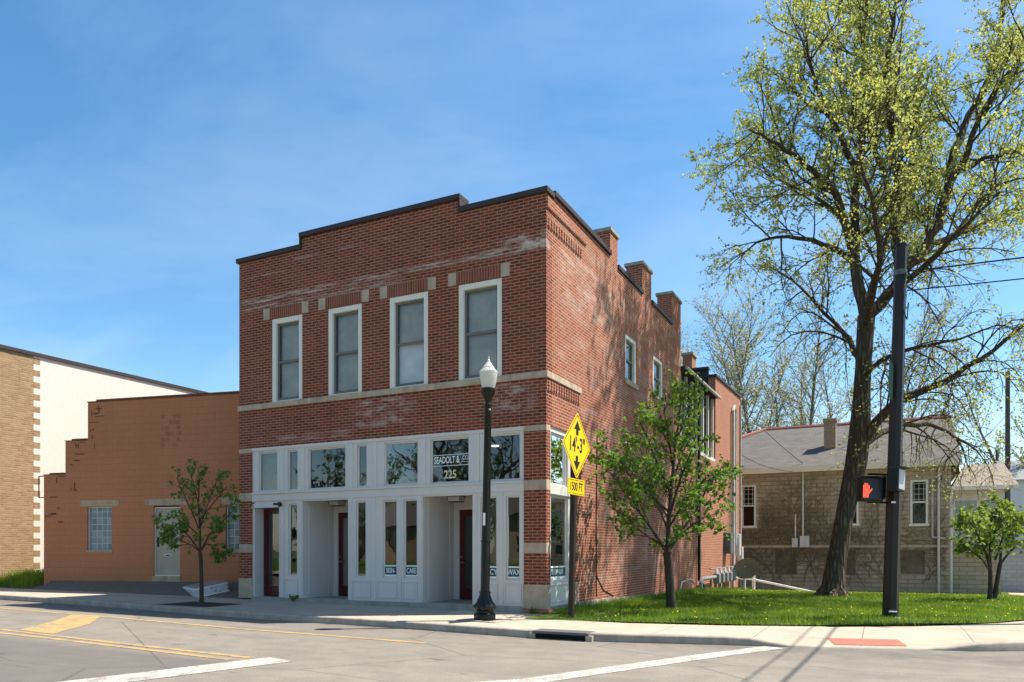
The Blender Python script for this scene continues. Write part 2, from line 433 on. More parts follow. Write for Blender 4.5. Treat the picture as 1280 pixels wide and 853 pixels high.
def mattress_mat():
    n = N('quilted_mattress')
    o = n.obj()
    v = n.n('ShaderNodeTexVoronoi', {'Vector': o, 'Scale': 8.0}, feature='F1')
    k = n.rng(v.outputs['Distance'], 0.30, 0.22)
    c = n.mix(k, (0.62, 0.60, 0.60), (0.36, 0.33, 0.36))
    c = n.mix(n.rng(n.noise(3, o, 5), 0.5, 0.8, 0, 0.5), c, (0.30, 0.26, 0.22))
    n.pbr(c, 0.9, n.bump(n.noise(8, o, 3), 0.5, 0.03), 0.2)
    return n.m
M['mattress'] = mattress_mat()
M['mattress_top'] = plain('mattress_cover', (0.34, 0.25, 0.21), 0.9, 0.35, 5, bump=0.5)

# ------------------------------------------------------------------ mesh helpers
class MB:
    def __init__(s):
        s.v = []; s.f = []
    def box(s, x0, x1, y0, y1, z0, z1):
        if x0 > x1: x0, x1 = x1, x0
        if y0 > y1: y0, y1 = y1, y0
        if z0 > z1: z0, z1 = z1, z0
        i = len(s.v)
        s.v += [(x0, y0, z0), (x1, y0, z0), (x1, y1, z0), (x0, y1, z0), (x0, y0, z1), (x1, y0, z1), (x1, y1, z1), (x0, y1, z1)]
        s.f += [(i, i+3, i+2, i+1), (i+4, i+5, i+6, i+7), (i, i+1, i+5, i+4), (i+1, i+2, i+6, i+5), (i+2, i+3, i+7, i+6), (i+3, i, i+4, i+7)]
        return s
    def poly(s, pts):
        i = len(s.v); s.v += [tuple(p) for p in pts]; s.f.append(tuple(range(i, i + len(pts)))); return s
    def prism(s, pts, dvec):
        """extrude a planar outline by dvec"""
        n = len(pts); i = len(s.v); d = Vector(dvec)
        a = [Vector(p) for p in pts]
        s.v += [tuple(p) for p in a] + [tuple(p + d) for p in a]
        s.f.append(tuple(range(i + n - 1, i - 1, -1))); s.f.append(tuple(range(i + n, i + 2 * n)))
        for k in range(n):
            j = (k + 1) % n
            s.f.append((i + k, i + j, i + n + j, i + n + k))
        return s
    def tube(s, pts, rad, n=8, cap=True):
        pts = [Vector(p) for p in pts]
        if not isinstance(rad, (list, tuple)):
            rad = [rad] * len(pts)
        i0 = len(s.v); m = len(pts)
        ref = None
        for k, p in enumerate(pts):
            t = pts[min(k + 1, m - 1)] - pts[max(k - 1, 0)]
            if t.length < 1e-9: t = Vector((0, 0, 1))
            t.normalize()
            if ref is None:
                ref = Vector((1, 0, 0)) if abs(t.x) < 0.8 else Vector((0, 1, 0))
            a = (ref - t * ref.dot(t))
            if a.length < 1e-6: a = t.orthogonal()
            a.normalize(); ref = a
            b = t.cross(a)
            r = rad[k]
            for q in range(n):
                an = 2 * math.pi * q / n
                s.v.append(tuple(p + a * (r * math.cos(an)) + b * (r * math.sin(an))))
        for k in range(m - 1):
            for q in range(n):
                r0 = i0 + k * n; r1 = r0 + n; q2 = (q + 1) % n
                s.f.append((r0 + q, r0 + q2, r1 + q2, r1 + q))
        if cap:
            s.f.append(tuple(i0 + q for q in range(n - 1, -1, -1)))
            s.f.append(tuple(i0 + (m - 1) * n + q for q in range(n)))
        return s
    def lathe(s, prof, c=(0, 0, 0), n=24, flute=None):
        """prof: (radius, z) from bottom to top"""
        i0 = len(s.v); m = len(prof)
        for k, (r, z) in enumerate(prof):
            for q in range(n):
                an = 2 * math.pi * q / n
                rr = r
                if flute and flute[0] <= k <= flute[1]:
                    rr = r * (1 + flute[2] * (1 if q % 2 else -1))
                s.v.append((c[0] + rr * math.cos(an), c[1] + rr * math.sin(an), c[2] + z))
        for k in range(m - 1):
            for q in range(n):
                r0 = i0 + k * n; r1 = r0 + n; q2 = (q + 1) % n
                s.f.append((r0 + q, r0 + q2, r1 + q2, r1 + q))
        s.f.append(tuple(i0 + q for q in range(n - 1, -1, -1)))
        s.f.append(tuple(i0 + (m - 1) * n + q for q in range(n)))
        return s
    def wall(s, O, U, Nin, ulen, v0, v1, thick, openings=()):
        """wall with rectangular openings (u0,u1,z0,z1); outer face on the line O+u*U, thickness towards Nin"""
        O = Vector(O); U = Vector(U); Nn = Vector(Nin)
        us = sorted({0.0, ulen, *[o[0] for o in openings], *[o[1] for o in openings]})
        zs = sorted({v0, v1, *[o[2] for o in openings], *[o[3] for o in openings]})
        us = [u for u in us if 0 <= u <= ulen]; zs = [z for z in zs if v0 <= z <= v1]
        P = lambda u, z, d: tuple(O + U * u + Nn * d + Vector((0, 0, z)))
        def hole(uc, zc):
            return any(o[0] < uc < o[1] and o[2] < zc < o[3] for o in openings)
        for a, b in zip(us, us[1:]):
            for c, d in zip(zs, zs[1:]):
                if hole((a + b) / 2, (c + d) / 2): continue
                s.poly([P(a, c, 0), P(b, c, 0), P(b, d, 0), P(a, d, 0)])
                s.poly([P(a, c, thick), P(a, d, thick), P(b, d, thick), P(b, c, thick)])
        for a, b, c, d in [*openings]:
            a2, b2, c2, d2 = max(a, 0), min(b, ulen), max(c, v0), min(d, v1)
            s.poly([P(a2, c2, 0), P(a2, d2, 0), P(a2, d2, thick), P(a2, c2, thick)])
            s.poly([P(b2, c2, 0), P(b2, c2, thick), P(b2, d2, thick), P(b2, d2, 0)])
            if c > v0: s.poly([P(a2, c2, 0), P(a2, c2, thick), P(b2, c2, thick), P(b2, c2, 0)])
            s.poly([P(a2, d2, 0), P(b2, d2, 0), P(b2, d2, thick), P(a2, d2, thick)])
        s.poly([P(0, v1, 0), P(ulen, v1, 0), P(ulen, v1, thick), P(0, v1, thick)])
        s.poly([P(0, v0, 0), P(0, v0, thick), P(ulen, v0, thick), P(ulen, v0, 0)])
        s.poly([P(0, v0, 0), P(0, v1, 0), P(0, v1, thick), P(0, v0, thick)])
        s.poly([P(ulen, v0, 0), P(ulen, v0, thick), P(ulen, v1, thick), P(ulen, v1, 0)])
        return s
    def build(s, name, mat, parent=None, smooth=False, bevel=0.0, world=False, normals=True):
        me = bpy.data.meshes.new(name)
        me.from_pydata(s.v, [], s.f)
        me.update()
        if normals:
            bm = bmesh.new(); bm.from_mesh(me)
            bmesh.ops.recalc_face_normals(bm, faces=bm.faces[:])
            bm.to_mesh(me); bm.free()
        me.materials.append(mat)
        o = bpy.data.objects.new(name, me)
        COL.objects.link(o)
        link(o, parent, world)
        if smooth:
            me.polygons.foreach_set('use_smooth', [True] * len(me.polygons))
            try:
                me.set_sharp_from_angle(angle=R(40))
            except Exception:
                pass
        if bevel:
            b = o.modifiers.new('bevel', 'BEVEL'); b.width = bevel; b.segments = 2; b.limit_method = 'ANGLE'
        return o

MW = {}
def link(o, parent, world=False):
    if parent is not None:
        o.parent = parent
        if world and parent.name in MW:
            o.matrix_parent_inverse = MW[parent.name].inverted()
    return o
def tag(o, label=None, cat=None, group=None, kind=None):
    if label: o['label'] = label
    if cat: o['category'] = cat
    if group: o['group'] = group
    if kind: o['kind'] = kind
    return o
def thing(name, label, cat, loc=(0, 0, 0), rz=0.0, group=None):
    o = bpy.data.objects.new(name, None)
    COL.objects.link(o)
    o.location = loc; o.rotation_euler = (0, 0, rz)
    o.empty_display_size = 0.3
    MW[o.name] = Matrix.LocRotScale(Vector(loc), Matrix.Rotation(rz, 3, 'Z').to_quaternion(), None)
    return tag(o, label, cat, group)
def text(name, body, size, loc, rot, mat, parent, align='CENTER', sx=1.0, extrude=0.002, world=False, offset=0.0, shear=0.0):
    c = bpy.data.curves.new(name, 'FONT')
    c.body = body; c.size = size; c.align_x = align; c.align_y = 'CENTER'; c.extrude = extrude; c.offset = offset; c.shear = shear
    c.materials.append(mat)
    tmp = bpy.data.objects.new(name + '_curve', c)
    COL.objects.link(tmp)
    me = bpy.data.meshes.new_from_object(tmp)
    bpy.data.objects.remove(tmp); bpy.data.curves.remove(c)
    me.name = name
    if not me.materials: me.materials.append(mat)
    o = bpy.data.objects.new(name, me)
    COL.objects.link(o)
    o.location = loc; o.rotation_euler = rot; o.scale = (sx, 1, 1)
    link(o, parent, world)
    return o
def npmesh(name, V, F, mat, parent=None, smooth=False):
    """V (n,3), F (m,k) arrays"""
    me = bpy.data.meshes.new(name)
    V = np.asarray(V, np.float32); F = np.asarray(F, np.int32)
    m, k = F.shape
    me.vertices.add(len(V)); me.vertices.foreach_set('co', V.ravel())
    me.loops.add(m * k); me.loops.foreach_set('vertex_index', F.ravel())
    me.polygons.add(m)
    me.polygons.foreach_set('loop_start', np.arange(0, m * k, k, dtype=np.int32))
    me.polygons.foreach_set('loop_total', np.full(m, k, np.int32))
    if smooth: me.polygons.foreach_set('use_smooth', np.ones(m, bool))
    me.update(calc_edges=True)
    me.materials.append(mat)
    o = bpy.data.objects.new(name, me)
    COL.objects.link(o)
    if parent is not None: o.parent = parent
    return o

# ------------------------------------------------------------------ terrain
def lawnz(y):
    if y <= 0: return 0.0
    if y < 12: return -0.012 * y
    if y < 25: return -0.144 - 0.042 * (y - 12)
    return -0.69
def base(x, y):
    return 0.008 * min(max(-x, 0), 40) + lawnz(y)
def sheet(name, xs, ys, zf, mat, keep=None, parent=None):
    nx, ny = len(xs), len(ys)
    V = [(x, y, zf(x, y)) for y in ys for x in xs]
    F = []
    for j in range(ny - 1):
        for i in range(nx - 1):
            if keep and not keep((xs[i] + xs[i+1]) / 2, (ys[j] + ys[j+1]) / 2): continue
            a = j * nx + i
            F.append((a, a + 1, a + nx + 1, a + nx))
    return npmesh(name, V, F, mat, parent, True)
lin = lambda a, b, n: [a + (b - a) * i / (n - 1) for i in range(n)]

xs = [-1500, -600, -250, -120] + lin(-80, 80, 41) + [120, 250, 600, 1500]
ys = [-1500, -600, -250, -120] + lin(-60, 60, 61) + [120, 250, 600, 1500]
tag(sheet('ground', xs, ys, lambda x, y: base(x, y) - 0.35, M['ground']), kind='structure')
rx = lin(-80, 80, 161); ry = lin(-60, 62, 123)
road = sheet('road', rx, ry, lambda x, y: base(x, y) - 0.13, M['asphalt'], lambda x, y: (-14.6 < y < -0.9) or (10.4 < x < 26))
tag(road, kind='structure')

CURB = [(-80, -1.9), (-40, -1.95), (-15.4, -2.35), (-10.4, -2.45), (-5.8, -2.9), (-1.9, -2.8), (0.3, -2.95), (1.1, -3.05), (2.1, -3.05),
        (4.1, -2.55), (5.25, -2.3), (6.67, -1.9), (8.2, -1.45), (9.8, 0.3), (11.5, 3), (12.8, 7), (13.3, 12), (13.4, 25), (13.4, 60)]
BACK = [(-80, 0.2), (-40, 0.2), (-19.1, -0.3), (-10.4, 0.0), (-8.86, 0.05), (-1.9, 0.05), (0.0, -0.02), (0.05, -1.0), (2.07, -1.1),
        (3.75, -0.77), (5.69, -0.03), (6.96, 0.76), (8.3, 2.3), (9.4, 4.2), (10.3, 6.5), (10.9, 9), (11.2, 12), (11.4, 25), (11.4, 60)]
def resample(pl, n):
    P = [Vector((*p, 0)) for p in pl]
    L = [0]
    for a, b in zip(P, P[1:]): L.append(L[-1] + (b - a).length)
    out = []
    for i in range(n):
        s = L[-1] * i / (n - 1)
        for k in range(len(P) - 1):
            if s <= L[k + 1] + 1e-9:
                t = (s - L[k]) / max(1e-9, L[k + 1] - L[k]); out.append(P[k].lerp(P[k + 1], t)); break
    return out
def smooth_pl(pl, it=2):
    for _ in range(it):
        q = [pl[0]]
        for a, b in zip(pl, pl[1:]):
            q += [(a[0] * .75 + b[0] * .25, a[1] * .75 + b[1] * .25), (a[0] * .25 + b[0] * .75, a[1] * .25 + b[1] * .75)]
        pl = q + [pl[-1]]
    return pl
def ramp(x, y):
    """the dropped kerb at the crossing"""
    d = abs(x - 6.1)
    a = 1.0 if d < 0.85 else max(0.0, 1 - (d - 0.85) / 0.9)
    yk = float(np.interp(x, [4.1, 5.25, 6.67, 8.2], [-2.55, -2.3, -1.9, -1.45]))
    t = max(0.0, 1 - max(0.0, (y - yk - 0.15)) / 1.5)
    return 0.115 * a * a * (3 - 2 * a) * t
def swz(x, y): return base(x, y) - ramp(x, y)
cs = smooth_pl(CURB); 
# dense polyline near the camera
def dense(pl, step=0.35):
    o = [pl[0]]
    for a, b in zip(pl, pl[1:]):
        L = math.hypot(b[0] - a[0], b[1] - a[1]); n = max(1, int(L / step)) if -22 < a[0] else max(1, int(L / 4))
        for k in range(1, n + 1): o.append((a[0] + (b[0] - a[0]) * k / n, a[1] + (b[1] - a[1]) * k / n))
    return o
cs = dense(cs)
def offs(pl, d):
    o = []
    for i, p in enumerate(pl):
        a = pl[max(0, i - 1)]; b = pl[min(len(pl) - 1, i + 1)]
        t = Vector((b[0] - a[0], b[1] - a[1])).normalized()
        o.append((p[0] - t.y * d, p[1] + t.x * d))
    return o
inner = offs(cs, 0.17)
V = []; F = []
prof = [(0.0, None), (0.0, -0.025), (0.02, 0.003), (0.17, 0.003), (0.17, -0.05)]
for i, (p, q) in enumerate(zip(cs, inner)):
    for d, dz in prof:
        x = p[0] + (q[0] - p[0]) * d / 0.17; y = p[1] + (q[1] - p[1]) * d / 0.17
        z = base(x, y) - 0.16 if dz is None else swz(x, y) + dz
        V.append((x, y, z))
    if i:
        a = (i - 1) * 5; b = i * 5
        for k in range(4): F.append((a + k, b + k, b + k + 1, a + k + 1))
kerb = npmesh('kerb', V, F, M['kerb']); tag(kerb, kind='structure')
# sidewalk: strip from the kerb to its back edge
bk = BACK
def back_for(p):
    """nearest back-edge point measured across the walk"""
    best = None
    for a, b in zip(bk, bk[1:]):
        ax, ay = a; bx, by = b
        L2 = (bx - ax) ** 2 + (by - ay) ** 2
        t = max(0, min(1, ((p[0] - ax) * (bx - ax) + (p[1] - ay) * (by - ay)) / L2))
        q = (ax + (bx - ax) * t, ay + (by - ay) * t); d = (q[0] - p[0]) ** 2 + (q[1] - p[1]) ** 2
        if best is None or d < best[0]: best = (d, q)
    return best[1]
V = []; F = []; NS = 9
for i, p in enumerate(inner):
    if p[0] < 0.02: q = (p[0], (0.2 if p[0] < -40 else (np.interp(p[0], [-40, -19.1, -10.4, -8.86, 0.02], [0.2, -0.3, 0.0, 0.05, 0.0]))))
    else: q = back_for(p)
    for k in range(NS):
        t = k / (NS - 1); x = p[0] + (q[0] - p[0]) * t; y = p[1] + (q[1] - p[1]) * t
        V.append((x, y, swz(x, y)))
    if i:
        a = (i - 1) * NS; b = i * NS
        for k in range(NS - 1): F.append((a + k, b + k, b + k + 1, a + k + 1))
tag(npmesh('sidewalk', V, F, M['sidewalk']), kind='structure')
# small apron between the pier and the walk's back edge
mb = MB(); mb.poly([(0.02, -1.02, 0.0), (0.02, 0.0, 0.0), (-0.5, 0.0, 0.001), (-0.5, -1.0, 0.001)])
# red tactile pad on the ramp
mb = MB()
pad = [(5.72, -1.93), (6.72, -1.64), (6.58, -1.14), (5.58, -1.43)]
P = lambda x, y: (x, y, swz(x, y) + 0.006)
n = 6
for i in range(n):
    for j in range(n):
        def q(u, v):
            a = Vector(pad[0]).lerp(Vector(pad[1]), u); b = Vector(pad[3]).lerp(Vector(pad[2]), u); c = a.lerp(b, v); return P(c.x, c.y)
        mb.poly([q(i/n, j/n), q((i+1)/n, j/n), q((i+1)/n, (j+1)/n), q(i/n, (j+1)/n)])
o = mb.build('tactile_paving', M['tactile'], smooth=True)
tag(o, 'red tactile paving pad at the dropped kerb by the crossing', 'tactile paving')

# road markings (4 mm above the asphalt)
def strip(name, pts, w, mat):
    pts = dense(pts, 1.0); l = offs(pts, w / 2); r = offs(pts, -w / 2)
    V = []; F = []
    for i, (a, b) in enumerate(zip(l, r)):
        V += [(a[0], a[1], base(*a) - 0.125), (b[0], b[1], base(*b) - 0.125)]
        if i: F.append((2*i-2, 2*i-1, 2*i+1, 2*i))
    o = npmesh(name, V, F, mat); tag(o, kind='structure'); return o
strip('road_marking', [(-60, -2.9), (-12.3, -3.98), (-7.9, -4.15), (-4.15, -4.4), (-0.12, -4.45)], 0.12, M['line_yellow'])
strip('road_marking', [(-60, -4.9), (-7.75, -6.6), (-4.2, -6.82), (-1.32, -6.95)], 0.11, M['line_yellow'])
strip('road_marking', [(-60, -5.2), (-7.2, -6.9), (-3.85, -7.06), (-1.43, -7.2)], 0.11, M['line_yellow'])
mb = MB(); mb.poly([(x, y, base(x, y) - 0.125) for x, y in [(-7.35, -6.5), (-6.25, -6.58), (-7.3, -5.2), (-8.45, -4.2), (-9.55, -4.08), (-8.6, -5.0)]])
tag(mb.build('road_marking', M['line_yellow'], normals=False), kind='structure')
strip('road_marking', [(-2.6, -12.9), (-1.42, -9.1), (-0.85, -6.85)], 0.55, M['line_white'])
strip('road_marking', [(2.0, -7.75), (2.83, -6.88), (4.02, -4.27), (4.9, -2.5)], 0.34, M['line_white'])
for o in [x for x in COL.objects if x.name.startswith('road_marking')]:
    me = o.data
# storm-drain inlet cut into the kerb
t = thing('storm_drain', 'dark storm drain inlet with steel hood set in the kerb', 'storm drain', (1.62, -3.04, -0.13))
mb = MB(); mb.box(-0.45, 0.45, -0.035, -0.01, 0.012, 0.085); mb.build('opening', plain('drain_void', (0.006, 0.006, 0.006), 0.9, 0.1), t)
mb = MB(); mb.box(-0.5, 0.5, -0.06, 0.30, 0.09, 0.138); mb.build('hood', M['darkgrey'], t, bevel=0.012)
mb = MB(); mb.box(-0.56, -0.45, -0.05, 0.1, 0.0, 0.089); mb.build('jamb', M['kerb'], t); mb = MB(); mb.box(0.45, 0.56, -0.05, 0.1, 0.0, 0.089); mb.build('jamb', M['kerb'], t)

# lawn, gravel strip, back path
def in_lawn(x, y):
    if x < 0.02 or y < -1.2 or (y < 0.1 and x < 0.75): return False
    bx = np.interp(y, [-1.1, -0.77, -0.03, 0.76, 2.3, 4.2, 6.5, 9, 12, 25, 60], [2.07, 3.75, 5.69, 6.96, 8.3, 9.4, 10.3, 10.9, 11.2, 11.4, 11.4])
    return x < bx
ly = lin(-1.15, 60, 90); V = []; F = []; NX = 14
for j, y in enumerate(ly):
    bx = float(np.interp(y, [-1.15, -1.1, -0.77, -0.03, 0.76, 2.3, 4.2, 6.5, 9, 12, 25, 60], [0.6, 2.07, 3.75, 5.69, 6.96, 8.3, 9.4, 10.3, 10.9, 11.2, 11.4, 11.4]))
    x0 = 0.02 if y < 23 else -14
    for i in range(NX):
        x = x0 + (bx - x0) * i / (NX - 1)
        V.append((x, y, base(x, y) + 0.012 + 0.02 * math.sin(x * 2.1) * math.sin(y * 1.3) + 0.01))
    if j:
        for i in range(NX - 1):
            a = (j - 1) * NX + i; F.append((a, a + 1, a + NX + 1, a + NX))
tag(npmesh('lawn', V, F, M['lawn'], smooth=True), kind='structure')

rng = np.random.default_rng(7)
def grass_patch(name, pts, hmin, hmax, wid, mat, lean=0.45):
    pts = np.asarray(pts); n = len(pts)
    h = rng.uniform(hmin, hmax, n); a = rng.uniform(0, 2 * np.pi, n)
    lx = rng.normal(0, lean, n) * h; lyy = rng.normal(0, lean, n) * h
    wx = np.cos(a) * wid; wy = np.sin(a) * wid
    V = np.empty((n, 3, 3), np.float32)
    V[:, 0] = pts + np.c_[wx, wy, np.zeros(n)]
    V[:, 1] = pts - np.c_[wx, wy, np.zeros(n)]
    V[:, 2] = pts + np.c_[lx, lyy, h]
    F = np.arange(n * 3).reshape(n, 3)
    o = npmesh(name, V.reshape(-1, 3), F, mat); tag(o, kind='stuff'); return o
def scatter(x0, x1, y0, y1, n, keep):
    X = rng.uniform(x0, x1, n); Y = rng.uniform(y0, y1, n)
    return [(x, y, base(x, y) + 0.015) for x, y in zip(X, Y) if keep(x, y)]
clump = lambda x, y: (0.5 + 0.5 * math.sin(x * 3.1 + 1.7 * math.sin(y * 1.9)) * math.sin(y * 2.7 + 1.3 * math.sin(x * 2.3)))
pts = scatter(0.05, 11.4, -1.15, 7, 140000, lambda x, y: in_lawn(x, y) and rng.random() < 0.18 + 0.82 * clump(x, y))
pts += scatter(0.05, 11.4, 7, 24.6, 90000, in_lawn)
tag(grass_patch('grass', pts, 0.035, 0.11, 0.007, M['blade']), 'green spring grass of the corner lawn', 'grass')
# longer tufts along the wall foot and kerb edge
pts = scatter(0.12, 0.7, -0.9, 22, 9000, in_lawn)
tag(grass_patch('grass', pts, 0.06, 0.22, 0.008, M['blade']), 'longer unmown grass along the foot of the brick wall', 'grass')
pts = [(x, y, 0.42 + 0.06 * rng.random()) for x, y in zip(rng.uniform(-19.85, -17.6, 2600), rng.uniform(-0.35, 1.6, 2600))]
tag(grass_patch('grass', [(x, y, 0.13 + 0.30 * min(1, max(0, (y + 0.35) / 0.9))) for x, y, z in pts], 0.12, 0.38, 0.012, M['blade']), 'tall grass strip at the foot of the tan brick building', 'grass')
# dandelions
dp = scatter(0.2, 11.4, -1.0, 20, 420, in_lawn)
V = []; F = []
for x, y, z in dp:
    r = rng.uniform(0.009, 0.016); hh = rng.uniform(0.06, 0.12); i = len(V)
    for k in range(6):
        V.append((x + r * math.cos(k * 1.047), y + r * math.sin(k * 1.047), z + hh - 0.004))
    V.append((x, y, z + hh + 0.008))
    for k in range(6): F.append((i + k, i + (k + 1) % 6, i + 6))
tag(npmesh('dandelion_blossoms', V, F, M['dandelion']), 'yellow dandelion heads dotted over the lawn', 'dandelions', kind='stuff')

# dirt apron rising to the ochre wall
V = []; F = []; NXg = 24; NYg = 8
for j in range(NYg):
    for i in range(NXg):
        x = -20.0 + (11.15) * i / (NXg - 1)
        yb = float(np.interp(x, [-19.1, -10.4, -8.86], [-0.3, 0.0, 0.05])); yw = 0.1 + (x + 17.4) * 0.213 + 0.1
        if x < -17.4: yw = 1.9
        t = j / (NYg - 1); y = yb + (yw - yb) * t
        z = swz(x, yb) + 0.004 + (0.43 - swz(x, yb)) * (t ** 0.8) + 0.015 * math.sin(i * 1.9) * math.sin(j * 2.2)
        if j == 0: z = swz(x, yb) + 0.004
        V.append((x, y, z))
        if i and j: F.append(((j-1)*NXg+i-1, (j-1)*NXg+i, j*NXg+i, j*NXg+i-1))
tag(npmesh('dirt_apron', V, F, M['dirt'], smooth=True), kind='structure')
# gravel path in front of the stone house and the walk crossing behind the lawn
V = []; F = []
for i in range(30):
    x = 0.1 + 13.0 * i / 29
    for j, y in enumerate((19.6 + 0.25 * math.sin(x), 21.6 + 0.2 * math.sin(x * 1.3))):
        V.append((x, y, base(x, y) + 0.05))
    if i: F.append((2*i-2, 2*i, 2*i+1, 2*i-1))
tag(npmesh('path', V, F, M['sidewalk'], smooth=True), kind='structure')
mb = MB()
NP = 5
V = []; F = []
for j in range(NP):
    for i in range(NP):
        x = -8.95 + 1.6 * i / (NP - 1); y = -2.42 + 1.08 * j / (NP - 1); r = 0.02 * (1 if 0 < i < NP-1 and 0 < j < NP-1 else 0)
        V.append((x, y, base(x, y) + 0.006 + r))
        if i and j: F.append(((j-1)*NP+i-1, (j-1)*NP+i, j*NP+i, j*NP+i-1))
tag(npmesh('soil', V, F, M['soil'], smooth=True), kind='structure')
# ------------------------------------------------------------------ the brick corner building
B = thing('brick_building', 'two-storey red brick corner building with white shopfront and stepped parapet', 'building', (0, 0, 0))
WINS = [(-7.72, -6.70), (-5.88, -4.84), (-4.04, -2.96), (-2.16, -1.06)]
Z0, Z1 = 5.14, 7.28
mb = MB()
mb.wall((-8.86, 0, 0), (1, 0, 0), (0, 1, 0), 8.86, 4.01, 8.9, 0.3, [(a + 8.86, b + 8.86, Z0, Z1) for a, b in WINS])
mb.box(-6.71, -2.15, 0.0, 0.3, 8.9, 9.19)
mb.build('wall', M['brick'], B)
# side wall, upper windows and the shop window return
SW = [(5.30, 6.30, 6.05, 7.30), (8.00, 9.10, 6.17, 7.34)]
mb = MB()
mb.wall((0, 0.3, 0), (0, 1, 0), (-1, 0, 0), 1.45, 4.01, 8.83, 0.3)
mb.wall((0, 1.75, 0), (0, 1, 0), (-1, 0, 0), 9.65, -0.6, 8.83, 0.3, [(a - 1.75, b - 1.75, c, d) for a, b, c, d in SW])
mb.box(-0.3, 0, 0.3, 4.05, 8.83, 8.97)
mb.build('wall', M['brick_side_sunlit'], B)
mb = MB()
mb.wall((-8.86, 0.3, 0), (0, 1, 0), (1, 0, 0), 11.1, -0.3, 8.83, 0.3)
mb.wall((-8.86, 11.4, 0), (1, 0, 0), (0, -1, 0), 8.56, -0.6, 8.83, 0.3)
mb.build('wall', M['brick'], B)
mb = MB(); mb.box(-8.56, -0.3, 0.3, 11.1, 8.3, 8.45); mb.build('roof', M['roofing'], B)
# piers with stone blocks
STZ = [(0.0, 0.62), (1.29, 1.51), (2.63, 2.85), (3.89, 4.01)]
BRZ = [(0.62, 1.29), (1.51, 2.63), (2.85, 3.89)]
for x0, x1, y0, y1 in [(-8.86, -8.42, 0, 0.3), (-0.53, 0, 0, 0.21), (-0.3, 0, 1.42, 1.75)]:
    mb = MB()
    for a, b in BRZ: mb.box(x0, x1, y0, y1, a, b)
    p = mb.build('pier', M['brick'], B)
    for i, (a, b) in enumerate(STZ):
        e = 0.012 if i == 0 else 0.004
        mb = MB(); mb.box(x0 - e, x1 + e, y0 - e, y1 + (e if y0 > 1 else 0), a + (0.10 if i == 0 else 0), b)
        mb.build('stone_block', M['limestone'], p, bevel=0.006)
mb = MB(); mb.box(-0.56, 0.05, -0.05, 0.21, -0.2, 0.10); mb.build('footing', M['brick_low'], B)
# stone band, keystone blocks, soldier lintels and decorative courses
mb = MB(); 
edges = [-8.89, -8.0, -6.95, -5.9, -4.85, -3.8, -2.75, -1.7, -0.75, 0.04]
mb.box(-8.89, 0.04, -0.04, 0.0, 5.0, 5.14)
mb.build('stone_band', M['limestone'], B, bevel=0.008)
mb = MB(); mb.box(0.0, 0.04, 0.0, 1.95, 5.0, 5.14); mb.build('stone_band', M['limestone'], B, bevel=0.008)
for a in (-8.00, -6.71, -6.17, -4.84, -4.31, -2.96, -2.42, -1.08):
    mb = MB(); mb.box(a, a + 0.215, -0.012, 0.0, 7.285, 7.57); mb.build('stone_block', M['limestone'], B, bevel=0.006)
for (a, b) in [(-7.785, -6.71), (-5.955, -4.84), (-4.095, -2.96), (-2.205, -1.08)]:
    mb = MB(); mb.box(a + 0.004, b - 0.004, -0.005, 0.0, 7.285, 7.565); mb.build('lintel', M['soldier'], B)
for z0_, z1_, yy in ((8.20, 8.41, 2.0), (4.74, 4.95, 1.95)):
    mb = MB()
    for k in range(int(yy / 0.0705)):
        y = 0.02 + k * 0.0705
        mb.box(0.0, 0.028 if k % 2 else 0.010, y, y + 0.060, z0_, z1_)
    mb.build('soldier_course', M['brick_side_sunlit'], B)
mb = MB()
for k in range(int(2.6 / 0.0705)): mb.box(-2.62 + k * 0.0705, -2.62 + k * 0.0705 + 0.06, -0.012 if k % 2 else -0.004, 0.0, 8.20, 8.41)
mb.build('soldier_course', M['brick'], B)
mb = MB(); mb.box(0.0, 0.035, 0.0, 2.3, 8.60, 8.83); mb.build('corbel', M['brick_side_sunlit'], B)
# coping
mb = MB()
mb.box(-8.93, -6.71, -0.06, 0.36, 8.9, 9.02); mb.box(-2.15, 0.05, -0.06, 0.36, 8.9, 9.02)
mb.box(-6.77, -2.09, -0.06, 0.36, 9.19, 9.31)
mb.box(-6.77, -6.713, -0.05, 0.35, 9.021, 9.189); mb.box(-2.147, -2.09, -0.05, 0.35, 9.021, 9.189)
mb.build('coping', M['coping'], B, bevel=0.012)
mb = MB()
mb.box(-0.36, 0.06, 0.365, 4.04, 8.971, 9.09); mb.box(-0.36, 0.05, 4.65, 6.88, 8.831, 8.95); mb.box(-0.36, 0.05, 7.82, 10.2, 8.831, 8.95)
mb.build('coping', M['coping'], B, bevel=0.012)
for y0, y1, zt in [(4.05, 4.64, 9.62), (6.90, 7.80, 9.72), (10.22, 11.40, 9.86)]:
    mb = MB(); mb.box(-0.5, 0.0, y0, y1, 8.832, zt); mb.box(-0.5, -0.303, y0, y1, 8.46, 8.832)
    c = mb.build('chimney', M['brick_side_sunlit'], B)
    mb = MB(); mb.box(-0.55, 0.04, y0 - 0.05, y1 + 0.05, zt + 0.002, zt + 0.10); mb.box(-0.36, -0.14, (y0 + y1) / 2 - 0.12, (y0 + y1) / 2 + 0.12, zt + 0.1, zt + 0.19)
    mb.build('chimney_cap', M['concrete'], c, bevel=0.012)
# sloping concrete footing along the side
mb = MB(); mb.prism([(0.0, 1.76, -1.0), (0.0, 22.9, -1.0), (0.0, 22.9, -0.46), (0.0, 12, -0.06), (0.0, 1.76, 0.16)], (0.05, 0, 0)); mb.build('footing', M['concrete'], B)

